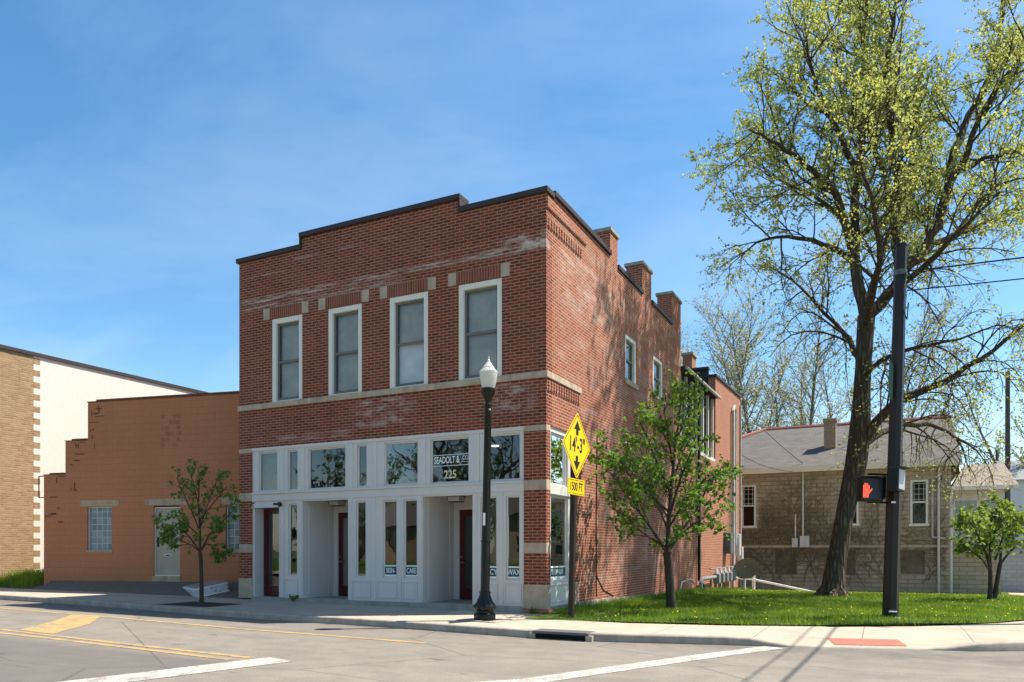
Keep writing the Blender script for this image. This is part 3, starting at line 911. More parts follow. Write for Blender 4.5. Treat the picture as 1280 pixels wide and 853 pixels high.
def sash_window(parent, O, U, Nin, w_, z0, z1, cas, mid=0.48, glassm='glass_up', blind=0.0, casm='casing', sashm='sash'):
    """double-hung window: casing, sash, pane, blind. O is the opening's lower-left corner on the wall face"""
    U = Vector(U); Nn = Vector(Nin); O = Vector(O)
    def bx(m, u0, u1, a, b, d0, d1):
        p = O + U * u0 + Nn * d0; q = O + U * u1 + Nn * d1
        m.box(p.x, q.x, p.y, q.y, a, b)
    cl, ct = cas
    m = MB()
    bx(m, 0.0, cl, z0, z1, 0.015, 0.14); bx(m, w_ - cl, w_, z0, z1, 0.015, 0.14); bx(m, cl, w_ - cl, z1 - ct, z1, 0.015, 0.14)
    bx(m, cl, w_ - cl, z0, z0 + 0.035, 0.015, 0.14)
    wdw = m.build('window', M[casm], parent, bevel=0.006)
    m = MB(); s = 0.05; zm = z0 + (z1 - z0) * mid
    a, b, c, d = cl + 0.002, w_ - cl - 0.002, z0 + 0.037, z1 - ct - 0.002
    bx(m, a, a + s, c, d, 0.085, 0.125); bx(m, b - s, b, c, d, 0.085, 0.125); bx(m, a + s, b - s, c, c + s * 1.5, 0.085, 0.125); bx(m, a + s, b - s, d - s, d, 0.085, 0.125)
    bx(m, a + s, b - s, zm - 0.03, zm + 0.03, 0.075, 0.125)
    m.build('sash', M[sashm], wdw, bevel=0.004)
    def quad(dd, zz0, zz1):
        m = MB(); p = [O + U * (a + s * .6) + Nn * dd, O + U * (b - s * .6) + Nn * dd]
        m.poly([(p[0].x, p[0].y, zz0), (p[1].x, p[1].y, zz0), (p[1].x, p[1].y, zz1), (p[0].x, p[0].y, zz1)]); return m
    quad(0.105, zm, d - .02).build('pane', M[glassm], wdw); quad(0.112, c + .02, zm).build('pane', M[glassm], wdw)
    if blind is not None:
        quad(0.20, z0 + blind, z1).build('blind', M['blind'], wdw)
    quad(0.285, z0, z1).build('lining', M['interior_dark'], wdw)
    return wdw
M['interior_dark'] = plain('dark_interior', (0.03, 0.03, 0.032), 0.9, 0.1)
for a, b in WINS:
    sash_window(B, (a, 0, 0), (1, 0, 0), (0, 1, 0), b - a, Z0, Z1, (0.125, 0.125), blind=0.0)
for a, b, c, d in SW:
    sash_window(B, (0, a, 0), (0, 1, 0), (-1, 0, 0), b - a, c, d, (0.12, 0.11), blind=None, glassm='glass')
    mb = MB(); mb.box(0, 0.05, a - 0.08, b + 0.08, c - 0.14, c); mb.build('sill', M['limestone'], B, bevel=0.008)

# shopfront: one painted timber frame, with its windows and doors
TR = [(-8.20, -7.56), (-7.21, -6.88), (-6.54, -5.36), (-5.01, -4.72), (-4.22, -3.26), (-2.92, -1.90), (-1.47, -0.63)]
LW = [(-7.19, -6.90), (-5.05, -4.75), (-4.26, -3.85), (-3.66, -3.28), (-1.61, -1.20), (-0.98, -0.64)]
OP = [(a, b, 2.87, 3.885) for a, b in TR] + [(a, b, 0.70, 2.53) for a, b in LW] + [(-8.34, -7.50, 0.14, 2.45), (-6.71, -5.28, 0.14, 2.58), (-3.12, -1.81, 0.14, 2.58)]
XL = -8.42
mb = MB(); mb.wall((XL, 0.03, 0), (1, 0, 0), (0, 1, 0), 7.89, 0.14, 4.01, 0.12, [(a - XL, b - XL, c, d) for a, b, c, d in OP])
SF = mb.build('shopfront_frame', M['white'], B)
mb = MB()
mb.box(XL, -0.53, 0.0, 0.03, 3.93, 4.008)                               # top moulding
mb.box(XL, -0.53, -0.03, 0.03, 2.80, 2.845); mb.box(XL, -0.53, 0.005, 0.03, 2.62, 2.80)   # ledge and fascia
for x in (-7.385, -6.71, -5.185, -4.47, -3.09, -1.685):
    mb.box(x - 0.055, x + 0.055, 0.012, 0.03, 2.845, 3.93)
for x, wd in ((-7.385, .05), (-6.79, .06), (-5.21, .055), (-4.5, .055), (-3.195, .05), (-1.74, .05), (-1.09, .05), (-3.755, .04)):
    mb.box(x - wd, x + wd, 0.014, 0.03, 0.145, 2.62)
mb.build('moulding', M['white'], SF, bevel=0.004)
mb = MB()
for a, b in [(-7.30, -6.87), (-5.12, -4.60), (-4.40, -3.85), (-3.68, -3.27), (-1.66, -1.17), (-1.01, -0.60)]:
    for q in ((a, b, 0.60, 0.625), (a, b, 0.22, 0.245)): mb.box(q[0], q[1], 0.012, 0.03, q[2], q[3])
    mb.box(a, a + 0.025, 0.012, 0.03, 0.245, 0.60); mb.box(b - 0.025, b, 0.012, 0.03, 0.245, 0.60)
mb.box(XL, -7.5, 0.0, 0.03, 2.45, 2.49)
mb.build('panel_moulding', M['white'], SF, bevel=0.003)
def shop_pane(kind, a, b, c, d, O=None):
    """thin inner frame set back in the opening, and its glass"""
    m = MB(); t = 0.035
    m.box(a, a + t, 0.07, 0.12, c, d); m.box(b - t, b, 0.07, 0.12, c, d); m.box(a + t, b - t, 0.07, 0.12, c, c + t); m.box(a + t, b - t, 0.07, 0.12, d - t, d)
    f = m.build(kind, M['white'], B, bevel=0.003)
    m = MB(); m.poly([(a + t * .5, 0.095, c + t * .5), (b - t * .5, 0.095, c + t * .5), (b - t * .5, 0.095, d - t * .5), (a + t * .5, 0.095, d - t * .5)]); m.build('pane', M['glass'], f)
    return f
RF = (R(90), 0, 0)
for i, (a, b) in enumerate(TR):
    f = shop_pane('transom_window', a, b, 2.87, 3.885)
    if i == 0:
        m = MB(); 
        for k in range(12):
            x = a + (b - a) * k / 12; m.box(x, x + (b - a) / 12, 0.24 + 0.012 * (k % 2), 0.25 + 0.012 * (k % 2), 2.6, 4.0)
        m.build('curtain', M['curtain'], f)
    if i == 5:
        text('lettering', 'SEADOLT &', 0.215, (-2.505, 0.078, 3.39), RF, M['letter_white'], f, sx=0.60, offset=0.003)
        text('lettering', 'CO', 0.13, (-2.02, 0.078, 3.42), RF, M['letter_white'], f, sx=0.80)
        m = MB(); m.box(-2.885, -1.935, 0.084, 0.09, 3.505, 3.517); m.box(-2.885, -1.935, 0.084, 0.09, 3.262, 3.274); m.box(-2.10, -1.95, 0.084, 0.09, 3.335, 3.343)
        m.build('rule', M['letter_white'], f)
        text('lettering', '225', 0.26, (-2.42, 0.088, 3.06), RF, M['letter_gold'], f, sx=0.85, offset=0.004)
for i, (a, b) in enumerate(LW):
    f = shop_pane('shop_window', a, b, 0.70, 2.53)
    word = {2: 'SKIN-', 3: 'CARE', 4: 'CY', 5: 'WAX'}.get(i)
    if word:
        m = MB(); m.box(a + .036, b - .036, 0.082, 0.088, 0.775, 0.965); m.build('sign_strip', M['teal'], f)
        m = MB(); m.box(a + .036, b - .036, 0.078, 0.082, 0.965, 1.0); m.build('sign_border', M['letter_white'], f); m = MB(); m.box(a + .036, b - .036, 0.078, 0.082, 0.74, 0.775); m.build('sign_border', M['letter_white'], f)
        wdt = {'SKIN-': 0.62, 'CARE': 0.62, 'CY': 0.8, 'WAX': 0.72}[word]
        text('lettering', word, 0.175, ((a + b) / 2 + (0.10 if word == 'CY' else 0), 0.079, 0.868), RF, M['letter_white'], f, sx=wdt, offset=0.002)
# the side return of the shopfront
SO = [(0.30, 1.27, 2.77, 3.90), (0.30, 1.27, 0.70, 2.54)]
mb = MB(); mb.wall((-0.03, 0.21, 0), (0, 1, 0), (-1, 0, 0), 1.21, 0.14, 4.01, 0.12, [(a - .21, b - .21, c, d) for a, b, c, d in SO])
mb.box(-0.03, 0.0, 0.21, 1.42, 2.56, 2.75)
mb.box(-0.03, -0.012, 0.36, 1.22, 0.58, 0.605); mb.box(-0.03, -0.012, 0.36, 1.22, 0.22, 0.245)
mb.build('shopfront_frame', M['white'], B, bevel=0.003)
for a, b, c, d in SO:
    m = MB(); t = 0.04
    m.box(-0.13, -0.07, a, a + t, c, d); m.box(-0.13, -0.07, b - t, b, c, d); m.box(-0.13, -0.07, a + t, b - t, c, c + t); m.box(-0.13, -0.07, a + t, b - t, d - t, d)
    f = m.build('shop_window', M['white'], B, bevel=0.003)
    m = MB(); m.poly([(-0.10, a + .02, c + .02), (-0.10, b - .02, c + .02), (-0.10, b - .02, d - .02), (-0.10, a + .02, d - .02)]); m.build('pane', M['glass'], f)
    if d < 3:
        m = MB(); m.box(-0.094, -0.088, a + t, b - t, 0.775, 0.965); m.build('sign_strip', M['teal'], f)
        m = MB(); m.box(-0.088, -0.084, a + t, b - t, 0.965, 1.0); m.build('sign_border', M['letter_white'], f); m = MB(); m.box(-0.088, -0.084, a + t, b - t, 0.74, 0.775); m.build('sign_border', M['letter_white'], f)
        text('lettering', 'BROW-BAR', 0.175, (-0.085, (a + b) / 2, 0.868), (R(90), 0, R(90)), M['letter_white'], f, sx=0.72)
# floor slab and step
mb = MB(); mb.box(XL, -0.535, -0.015, 11.0, -0.3, 0.137); mb.box(-0.535, -0.31, 0.212, 11.0, -0.3, 0.137); mb.box(-0.31, -0.02, 0.212, 1.418, -0.3, 0.137)
mb.build('step', M['concrete'], B, bevel=0.008)
# recessed entrances
def recess(x0, x1, yb, dx0):
    m = MB(); t = 0.05
    m.box(x0 - t, x0, 0.152, yb, 0.138, 2.62); m.box(x1, x1 + t, 0.152, yb, 0.138, 2.62)
    m.box(x0 - t, x1 + t, 0.152, yb + t, 2.62, 2.66)
    m.wall((x0 - t, yb, 0), (1, 0, 0), (0, 1, 0), x1 - x0 + 2 * t, 0.138, 2.62, 0.05, [(dx0 - x0 + t, dx0 + 0.90 - x0 + t, 0.138, 2.34)])
    # panel mouldings on the reveals
    m.box(x0, x0 + 0.012, 0.25, 0.28, 0.2, 2.5); m.box(x0, x0 + 0.012, yb - 0.2, yb - 0.17, 0.2, 2.5)
    m.box(dx0 - 0.10, dx0, yb - 0.03, yb, 0.14, 2.42); m.box(dx0 + 0.90, dx0 + 0.97, yb - 0.03, yb, 0.14, 2.42); m.box(dx0, dx0 + 0.90, yb - 0.03, yb, 2.34, 2.42)
    m.build('entrance_recess', M['white'], B)
    door(dx0, dx0 + 0.90, yb + 0.02, 0.15, 2.335, 1)
    lx = (x0 + x1) / 2 - 0.12; ly_ = 0.62
    m = MB(); m.box(lx - 0.19, lx + 0.19, ly_ - 0.14, ly_ + 0.14, 2.60, 2.619); m.box(lx - 0.16, lx + 0.16, ly_ - 0.12, ly_ + 0.12, 2.47, 2.485)
    for sx in (-1, 1):
        for sy in (-1, 1): m.tube([(lx + sx * .175, ly_ + sy * .13, 2.6), (lx + sx * .15, ly_ + sy * .11, 2.48)], 0.008, 5)
    l = m.build('ceiling_lantern', M['blackmat'], B)
    m = MB(); m.prism([(lx - .165, ly_ - .12, 2.599), (lx + .165, ly_ - .12, 2.599), (lx + .165, ly_ + .12, 2.599), (lx - .165, ly_ + .12, 2.599)], (0, 0, -0.11)); m.build('lantern_glass', M['globe'], l)
def door(x0, x1, y, z0, z1, handle_side):
    m = MB(); s = 0.125
    m.box(x0, x0 + s, y, y + 0.045, z0, z1); m.box(x1 - s, x1, y, y + 0.045, z0, z1); m.box(x0 + s, x1 - s, y, y + 0.045, z0, z0 + 0.27); m.box(x0 + s, x1 - s, y, y + 0.045, z1 - 0.14, z1)
    d = m.build('door', M['red_door'], B, bevel=0.004)
    m = MB(); m.poly([(x0 + s, y + 0.02, z0 + 0.27), (x1 - s, y + 0.02, z0 + 0.27), (x1 - s, y + 0.02, z1 - 0.14), (x0 + s, y + 0.02, z1 - 0.14)]); m.build('pane', M['glass'], d)
    hx = x0 + 0.06 if handle_side else x1 - 0.06
    m = MB(); m.tube([(hx, y - 0.001, 1.18), (hx, y - 0.05, 1.18)], 0.024, 10); m.tube([(hx, y - 0.001, 1.05), (hx, y - 0.04, 1.05)], 0.02, 10); m.tube([(hx, y - 0.045, 1.05), (hx + 0.1, y - 0.045, 1.05)], 0.012, 8)
    m.build('handle', M['brass'], d)
recess(-6.71, -5.28, 1.2, -6.55)
recess(-3.12, -1.81, 1.4, -2.95)
m = MB(); m.box(-8.39, -8.34, 0.152, 0.40, 0.138, 2.47); m.box(-7.50, -7.45, 0.152, 0.40, 0.138, 2.47); m.box(-8.39, -7.45, 0.152, 0.40, 2.451, 2.5); m.build('door_reveal', M['white'], B)
door(-8.32, -7.52, 0.33, 0.15, 2.44, 0)
# security camera by the first door
m = MB(); m.lathe([(0.001, -0.06), (0.04, -0.05), (0.055, 0.0), (0.04, 0.05), (0.001, 0.06)], (-7.40, -0.05, 2.52), 12); m.tube([(-7.44, -0.06, 2.53), (-7.56, -0.10, 2.525)], 0.026, 8); m.tube([(-7.40, 0.02, 2.52), (-7.40, -0.04, 2.52)], 0.02, 8)
m.build('security_camera', M['blackmat'], B, smooth=True)
# interior: ceiling, back wall, partition, two ceiling lamps seen through the corner pane
m = MB(); m.box(-8.5, -0.32, 0.31, 11.0, 4.05, 4.12); m.box(-8.5, -0.32, 6.2, 6.3, 0.14, 4.05); m.build('interior_wall', M['interior'], B)
m = MB(); m.box(-8.555, -8.5, 0.31, 6.2, 0.14, 4.05); m.build('interior_wall', M['interior'], B)
m = MB(); m.box(-8.5, -0.32, 1.6, 6.2, 0.1385, 0.145); m.build('interior_floor', M['interior_floor'], B)
m = MB()
for x, y in ((-2.6, 2.6), (-1.75, 4.2)): m.lathe([(0.10, 0), (0.10, 0.02), (0.001, 0.021)], (x, y, 4.02), 14)
m.build('ceiling_lamp', M['lamp_on'], B)
m = MB(); m.box(-7.3, -6.8, 1.6, 2.4, 0.15, 1.1); m.box(-5.1, -3.4, 2.2, 2.9, 0.15, 1.05); m.box(-1.6, -0.8, 2.4, 3.2, 0.15, 0.95); m.build('counter', M['interior_floor'], B)
# upper-floor interior block so that no light leaks through
# rear wing: lower wall flush with the side, porch gallery above, end block
m = MB()
m.wall((0, 11.4, 0), (0, 1, 0), (-1, 0, 0), 5.8, -1.2, 5.0, 0.3)
m.wall((0, 17.2, 0), (0, 1, 0), (-1, 0, 0), 5.7, -1.4, 8.55, 0.3)
m.wall((-8.86, 22.9, 0), (1, 0, 0), (0, -1, 0), 8.56, -1.4, 8.55, 0.3)
m.wall((-8.86, 11.4, 0), (0, 1, 0), (1, 0, 0), 11.5, -1.4, 8.0, 0.3)
m.build('wall', M['brick_low'], B)
m = MB(); m.box(-8.5, -0.303, 17.2, 17.4, 5.0, 8.9); m.build('wall', M['darkclad'], B)
m = MB(); m.box(-8.5, -0.2, 17.4, 22.6, 8.2, 8.35); m.build('roof', M['roofing'], B)
m = MB(); m.prism([(0.06, 17.12, 8.551), (0.06, 22.98, 8.70), (-0.34, 22.98, 8.70), (-0.34, 17.12, 8.551)], (0, 0, 0.10)); m.box(-8.5, -0.28, 17.14, 17.44, 8.902, 9.0); m.build('coping', M['coping'], B)
m = MB(); m.prism([(0.0, 17.2, 8.55), (0.0, 22.9, 8.55), (0.0, 22.9, 8.69), (0.0, 17.22, 8.552)], (-0.3, 0, 0)); m.build('wall', M['brick_low'], B)
m = MB(); m.prism([(0.16, 11.42, 7.62), (0.16, 17.19, 7.62), (-4.0, 17.19, 7.95), (-4.0, 11.42, 7.95)], (0, 0, 0.09)); m.build('porch_roof', M['darkclad'], B)
m = MB(); m.tube([(0.2, 11.42, 7.66), (0.2, 17.15, 7.62)], 0.055, 8); m.build('gutter', M['conduit'], B)
m = MB(); m.box(-0.3, -0.001, 11.41, 17.19, 5.0, 5.12); m.build('sill', M['white'], B)
for k in range(7):
    y = 11.6 + k * 0.9
    m = MB(); m.box(-0.16, -0.06, y, y + 0.10, 5.12, 7.6); m.build('post', M['white'], B, bevel=0.005)
m = MB(); m.box(-0.9, -0.85, 11.41, 17.19, 5.0, 7.8); m.build('porch_wall', M['interior_dark'], B)
for k in range(3):
    y = 12.0 + k * 1.75
    m = MB(); m.box(-0.85, -0.80, y, y + 0.07, 5.3, 7.3); m.box(-0.85, -0.80, y + 1.0, y + 1.07, 5.3, 7.3); m.box(-0.85, -0.80, y + 0.07, y + 1.0, 7.23, 7.3); m.box(-0.85, -0.80, y + .07, y + 1.0, 6.25, 6.30)
    f = m.build('window', M['white'], B)
    m = MB(); m.box(-0.849, -0.83, y + .07, y + 1.0, 5.3, 7.23); m.build('pane', M['glass_dark'], f)
m = MB(); m.box(-1.44, -1.04, 17.5, 18.2, 8.35, 9.65); c = m.build('chimney', M['brick_low'], B)
m = MB(); m.box(-1.5, -0.98, 17.44, 18.26, 9.652, 9.76); m.build('chimney_cap', M['concrete'], c)
# downspout, gas pipe with meters, conduits and boxes on the side wall
m = MB(); m.tube([(0.09, 13.8, 7.6), (0.09, 13.8, 0.25), (0.22, 14.0, 0.02), (0.22, 14.0, -0.35)], 0.06, 8); m.build('downspout', M['black'], B, smooth=True)
m = MB(); m.tube([(0.2, 13.6, -0.4), (0.2, 13.6, 0.12), (0.2, 13.8, 0.27), (0.2, 16.6, 0.27)], 0.075, 8); m.build('gas_pipe', M['greymetal'], B, smooth=True)
m = MB(); m.tube([(0.2, 15.2, 0.62), (0.2, 20.2, 0.62)], 0.03, 6); m.build('gas_pipe', M['greymetal'], B, smooth=True)
for k in range(5):
    y = 16.2 + k * 0.85
    m = MB(); m.box(0.10, 0.36, y, y + 0.36, 0.0, 0.42); g = m.build('gas_meter', M['greymetal'], B, bevel=0.05)
    m = MB(); m.tube([(0.24, y + .08, 0.42), (0.2, y + .08, 0.62)], 0.03, 6); m.tube([(0.24, y + .28, 0.42), (0.2, y + .28, 0.62)], 0.03, 6); m.lathe([(0.001, 0), (0.09, 0.01), (0.09, 0.04), (0.001, 0.05)], (0.24, y + .18, 0.42), 10); m.build('meter_pipe', M['galv'], g)
    m = MB(); m.tube([(0.2, y + 0.18, -0.6), (0.2, y + 0.18, 0.0)], 0.022, 6); m.build('meter_leg', M['darkgrey'], g)
m = MB(); m.box(0.0, 0.30, 18.9, 19.5, 1.2, 2.1); m.build('meter_box', M['darkgrey'], B, bevel=0.02)
m = MB(); m.box(0.0, 0.28, 21.2, 21.5, 1.1, 2.1); m.box(0.0, 0.26, 22.05, 22.35, 0.9, 1.5); m.build('meter_box', M['galv'], B, bevel=0.02)
m = MB(); m.tube([(0.10, 20.6, -0.6), (0.10, 20.6, 7.7), (0.10, 20.85, 7.95), (0.10, 21.1, 7.7), (0.10, 21.1, 1.6)], 0.075, 8); m.tube([(0.06, 19.95, 2.1), (0.06, 19.95, 5.0)], 0.03, 6); m.build('conduit', M['conduit'], B, smooth=True)
m = MB(); m.tube([(0.05, 22.8, -0.6), (0.05, 22.8, 8.3)], 0.045, 6); m.build('downspout', M['conduit'], B, smooth=True)
m = MB()
pts = [(0.012, 7.3, 0.15)]
m.tube([(0.012, 3.0, 0.2), (0.012, 2.98, 2.0), (0.012, 3.05, 4.2)], 0.012, 5); m.tube([(0.012, 2.98, 0.75), (0.012, 3.5, 0.35), (0.012, 4.3, 0.15)], 0.010, 5)
m.build('cable', M['blackmat'], B)
m = MB(); m.tube([(0.05, 11.0, -0.1), (0.10, 11.1, 0.25), (0.2, 12.0, 0.32), (0.22, 12.5, 0.15)], 0.035, 6); m.build('pipe_stub', M['conduit'], B, smooth=True)

# ------------------------------------------------------------------ ochre block building
AO = (-17.4, 0.1); ANG = math.atan2(1.47, 6.9)
OB = thing('block_building', 'low ochre painted block building with stepped roofline beside brick building', 'building', (*AO, 0), ANG)
OW = [(1.66, 2.57, 1.35, 2.69), (6.59, 7.50, 1.35, 2.68), (4.09, 5.02, 0.41, 2.69)]
m = MB()
m.wall((0, 0, 0), (1, 0, 0), (0, 1, 0), 8.70, -0.4, 3.72, 0.3, OW)
m.box(0.83, 8.70, 0, 0.3, 3.72, 4.76); m.box(1.68, 8.70, 0, 0.3, 4.76, 5.93)
m.box(0.0, 0.3, 0.3, 7.0, -0.4, 3.72); m.box(0.3, 8.7, 6.7, 7.0, -0.4, 5.5)
m.build('wall', M['blockwall'], OB)
m = MB(); m.box(0.3, 8.7, 0.3, 6.7, 3.4, 3.55); m.build('roof', M['roofing'], OB)
m = MB(); m.box(2.02, 8.70, -0.03, 0.33, 5.931, 6.0); m.box(-0.02, 0.25, -0.02, 0.32, 3.721, 3.74); m.box(0.25, 0.80, -0.03, 0.33, 3.722, 3.78)
m.box(1.1, 1.66, -0.03, 0.33, 4.762, 4.82); m.box(1.66, 2.02, -0.02, 0.32, 5.932, 5.955); m.box(0.81, 1.1, -0.02, 0.32, 4.761, 4.78)
m.build('coping', plain('rust_brown_coping', (0.13, 0.055, 0.035), 0.8, 0.3), OB)
for a, b in ((1.39, 2.85), (3.79, 5.26), (6.46, 7.75)):
    m = MB(); m.box(a, b, -0.015, 0.0, 2.70, 2.90); m.build('lintel', M['tanstone'], OB, bevel=0.005)
for a, b, c, d in OW[:2]:
    m = MB(); m.box(a, a + 0.035, 0.05, 0.15, c, d); m.box(b - 0.035, b, 0.05, 0.15, c, d); m.box(a + .035, b - .035, 0.05, 0.15, d - .03, d)
    f = m.build('window', M['galv'], OB)
    m = MB(); m.box(a + .035, b - .035, 0.09, 0.16, c, d - .03); m.build('pane', M['glassblock'], f)
    m = MB(); m.box(a - .04, b + .04, -0.03, 0.05, c - .07, c); m.build('sill', M['tanstone'], f, bevel=0.005)
m = MB(); m.box(4.115, 4.995, 0.07, 0.12, 0.60, 2.62); dd = m.build('door', M['tandoor'], OB, bevel=0.004)
m = MB(); m.box(4.42, 4.68, 0.055, 0.069, 1.16, 1.24); m.build('letter_slot', M['galv'], dd)
m = MB(); m.box(4.48, 4.62, 0.045, 0.054, 1.18, 1.21); m.tube([(4.2, 0.069, 1.62), (4.2, 0.02, 1.62)], 0.03, 8); m.box(4.17, 4.23, 0.055, 0.069, 1.45, 1.75); m.build('handle', M['blackmat'], dd)
m = MB(); m.box(4.092, 4.114, 0.04, 0.13, 0.59, 2.65); m.box(4.996, 5.018, 0.04, 0.13, 0.59, 2.65); m.box(4.114, 4.996, 0.04, 0.13, 2.62, 2.65); m.box(4.114, 4.996, 0.03, 0.13, 0.575, 0.599); m.build('door_frame', M['casing'], OB)
m = MB(); m.box(4.06, 5.05, -0.03, 0.2, 0.30, 0.574); m.build('threshold', M['tanstone'], OB, bevel=0.006)
m = MB()
for a, b in (((-0.02, 3.70), (-0.30, 3.70)), ((-0.30, 3.70), (-0.30, 3.02)), ((-0.30, 3.02), (-0.02, 3.02))):
    m.tube([(a[0], 0.1, a[1]), (b[0], 0.1, b[1])], 0.018, 6)
m.build('bracket', M['blackmat'], OB)
# worn patch of bare block where old lettering was taken off
m = MB()
rr = random.Random(3)
for i in range(6):
    for j in range(6):
        if rr.random() < 0.5:
            u = 4.35 + i * 0.14; z = 4.45 + j * 0.17
            m.box(u, u + 0.11 + 0.05 * rr.random(), -0.002, 0.0, z, z + 0.12)
m.build('worn_patch', plain('bare_worn_paint', (0.36, 0.140, 0.070), 0.9, 0.3, 8), OB)
m = MB()
for k in range(34):
    step = rr.choice([(0.0, 3.65), (0.83, 4.7), (1.68, 5.85)])
    u = step[0] + 0.03 + rr.random() * 0.55; z = step[1] - rr.random() ** 1.6 * 1.5
    if rr.random() < 0.6: m.box(u, u + 0.1 + 0.3 * rr.random(), -0.0025, 0.0, z, z + 0.02 + 0.03 * rr.random())
    else: m.box(u, u + 0.02 + 0.03 * rr.random(), -0.002, 0.0, z - 0.2 * rr.random(), z)
m.build('mortar_crack', plain('dark_mortar_crack', (0.17, 0.055, 0.03), 0.95, 0.3, 8), OB)

# ------------------------------------------------------------------ tan brick / cream building on the left
LX = -19.9
LB = thing('tan_brick_building', 'tall tan brick building with long cream painted side wall', 'building', (LX, 1.28, 0))
def wb(m, *a, **k): return m.build(*a, world=True, **k)
m = MB(); m.box(-32, LX, -0.6, 1.28, -0.5, 8.05); wb(m, 'wall', M['tanbrick'], LB)
m = MB(); m.box(-32, LX, 1.28, 16.0, -0.5, 8.05); wb(m, 'wall', M['creamwall'], LB)
for k in range(18):
    z = 7.88 - 0.415 * k
    m = MB(); m.box(LX, LX + 0.006, 1.28, 1.50, z - 0.10, z + 0.10); wb(m, 'quoin', M['tanbrick'], LB)
m = MB(); m.box(-32.1, LX + 0.06, -0.66, 16.06, 8.05, 8.17); wb(m, 'coping', M['coping'], LB)

M['creampaint'] = painted('cream_fascia_paint', (0.80, 0.72, 0.52))
# ------------------------------------------------------------------ stone block house behind the lawn
HY = 25.0
H = thing('block_house', 'old tan block house with grey hipped roof behind the big tree', 'house', (3.0, HY, -0.69))
HW = [(-0.29, 0.42, 2.56, 4.65), (4.42, 5.13, 2.6, 4.6), (7.31, 8.03, 2.55, 4.6)]
BWN = [(1.35, 2.35, 0.15, 1.35), (4.25, 5.0, 0.15, 1.35), (6.9, 7.9, 0.25, 1.35)]
X0 = -5.6
m = MB(); m.wall((X0, HY, 0), (1, 0, 0), (0, 1, 0), 14.55, -1.0, 5.3, 0.3, [(a - X0, b - X0, c, d) for a, b, c, d in HW + BWN])
m.wall((8.95, HY + 0.3, 0), (0, 1, 0), (-1, 0, 0), 11.7, -1.0, 5.3, 0.3)
m.wall((X0, HY + 0.3, 0), (0, 1, 0), (1, 0, 0), 11.7, -1.0, 5.3, 0.3)
m.box(X0 - .03, 8.98, HY - 0.05, HY, 1.48, 1.62)
wb(m, 'wall', M['stoneblock'], H)
for a, b, c, d in HW:
    mm = MB(); t = 0.09
    mm.box(a, a + t, HY - 0.03, HY + 0.1, c, d); mm.box(b - t, b, HY - 0.03, HY + 0.1, c, d); mm.box(a + t, b - t, HY - 0.03, HY + 0.1, d - t, d); mm.box(a - .05, b + .05, HY - 0.06, HY + 0.1, c - 0.08, c + 0.03)
    mm.box(a + t, b - t, HY + 0.02, HY + 0.08, (c + d) / 2 - .04, (c + d) / 2 + .04)
    f = wb(mm, 'window', M['casing'], H)
    mm = MB(); mm.poly([(a + t, HY + 0.07, c), (b - t, HY + 0.07, c), (b - t, HY + 0.07, d), (a + t, HY + 0.07, d)]); wb(mm, 'pane', M['glass_dark'], f)
    mm = MB(); mm.poly([(a, HY + 0.25, c), (b, HY + 0.25, c), (b, HY + 0.25, d), (a, HY + 0.25, d)]); wb(mm, 'lining', M['interior_dark'], f)
    mm = MB()
    for k in range(4): mm.tube([(a - .02, HY - 0.045, c + 1.15 + k * 0.24), (b + .02, HY - 0.045, c + 1.15 + k * 0.24)], 0.008, 4)
    for k in range(3): mm.tube([(a + .15 + k * .2, HY - 0.045, c + 1.0), (a + .15 + k * .2, HY - 0.045, d)], 0.008, 4)
    wb(mm, 'grille', M['casing'], f)
for a, b, c, d in BWN:
    mm = MB(); mm.box(a, b, HY + 0.08, HY + 0.13, c, d); wb(mm, 'boarded_opening', plain('weathered_board', (0.20, 0.155, 0.105), 0.9, 0.35, 3), H)
# roof: hipped on the left, gabled on the right
e0, e1 = HY - 0.45, HY + 12.45; yr = HY + 6.0; ze, zr = 5.42, 8.30
m = MB()
A_, B_, C_, D_ = (X0 - 0.45, e0, ze), (9.35, e0, ze), (9.35, e1, ze), (X0 - 0.45, e1, ze)
Rl, Rr = (0.05, yr, zr), (9.35, yr, zr)
m.poly([A_, B_, Rr, Rl]); m.poly([C_, D_, Rl, Rr]); m.poly([D_, A_, Rl]); m.poly([B_, C_, Rr])
m.poly([A_, D_, C_, B_])
roof = wb(m, 'roof', M['shingle'], H)
m = MB(); m.tube([(X0 - 0.45, e0, ze + .03), (0.05, yr, zr + .03)], 0.10, 6); m.tube([(0.05, yr, zr + .03), (9.35, yr, zr + .03)], 0.10, 6); wb(m, 'ridge', M['redtile'], roof)
m = MB(); m.box(X0 - 0.45, 9.35, e0 - 0.03, e0 + 0.02, 5.16, 5.44); m.box(X0 - 0.45, 9.35, e0 + .02, HY, 5.30, 5.34); wb(m, 'fascia', M['creampaint'], H)
m = MB(); m.box(3.45, 4.0, HY + 2.0, HY + 2.55, 5.7, 7.9); m.box(3.4, 4.05, HY + 1.95, HY + 2.6, 7.9, 8.05); wb(m, 'chimney', M['housebrick'], H)
m = MB(); m.tube([(2.65, HY - .08, 1.5), (2.65, HY - .08, 5.6)], 0.045, 6); m.tube([(2.3, HY - .06, 1.7), (2.3, HY - .06, 3.1)], 0.035, 6); wb(m, 'conduit', M['creampipe'], H)
m = MB(); m.box(2.15, 2.42, HY - 0.2, HY, 1.5, 1.95); m.box(2.52, 2.95, HY - 0.24, HY, 1.5, 2.05); wb(m, 'meter_box', M['galv'], H)
m = MB(); m.tube([(8.45, HY - .10, -0.7), (8.45, HY - .10, 5.2)], 0.055, 6); m.tube([(8.92, HY - .5, -0.7), (8.92, HY - .5, 4.2)], 0.055, 6); wb(m, 'downspout', M['creampipe'], H)
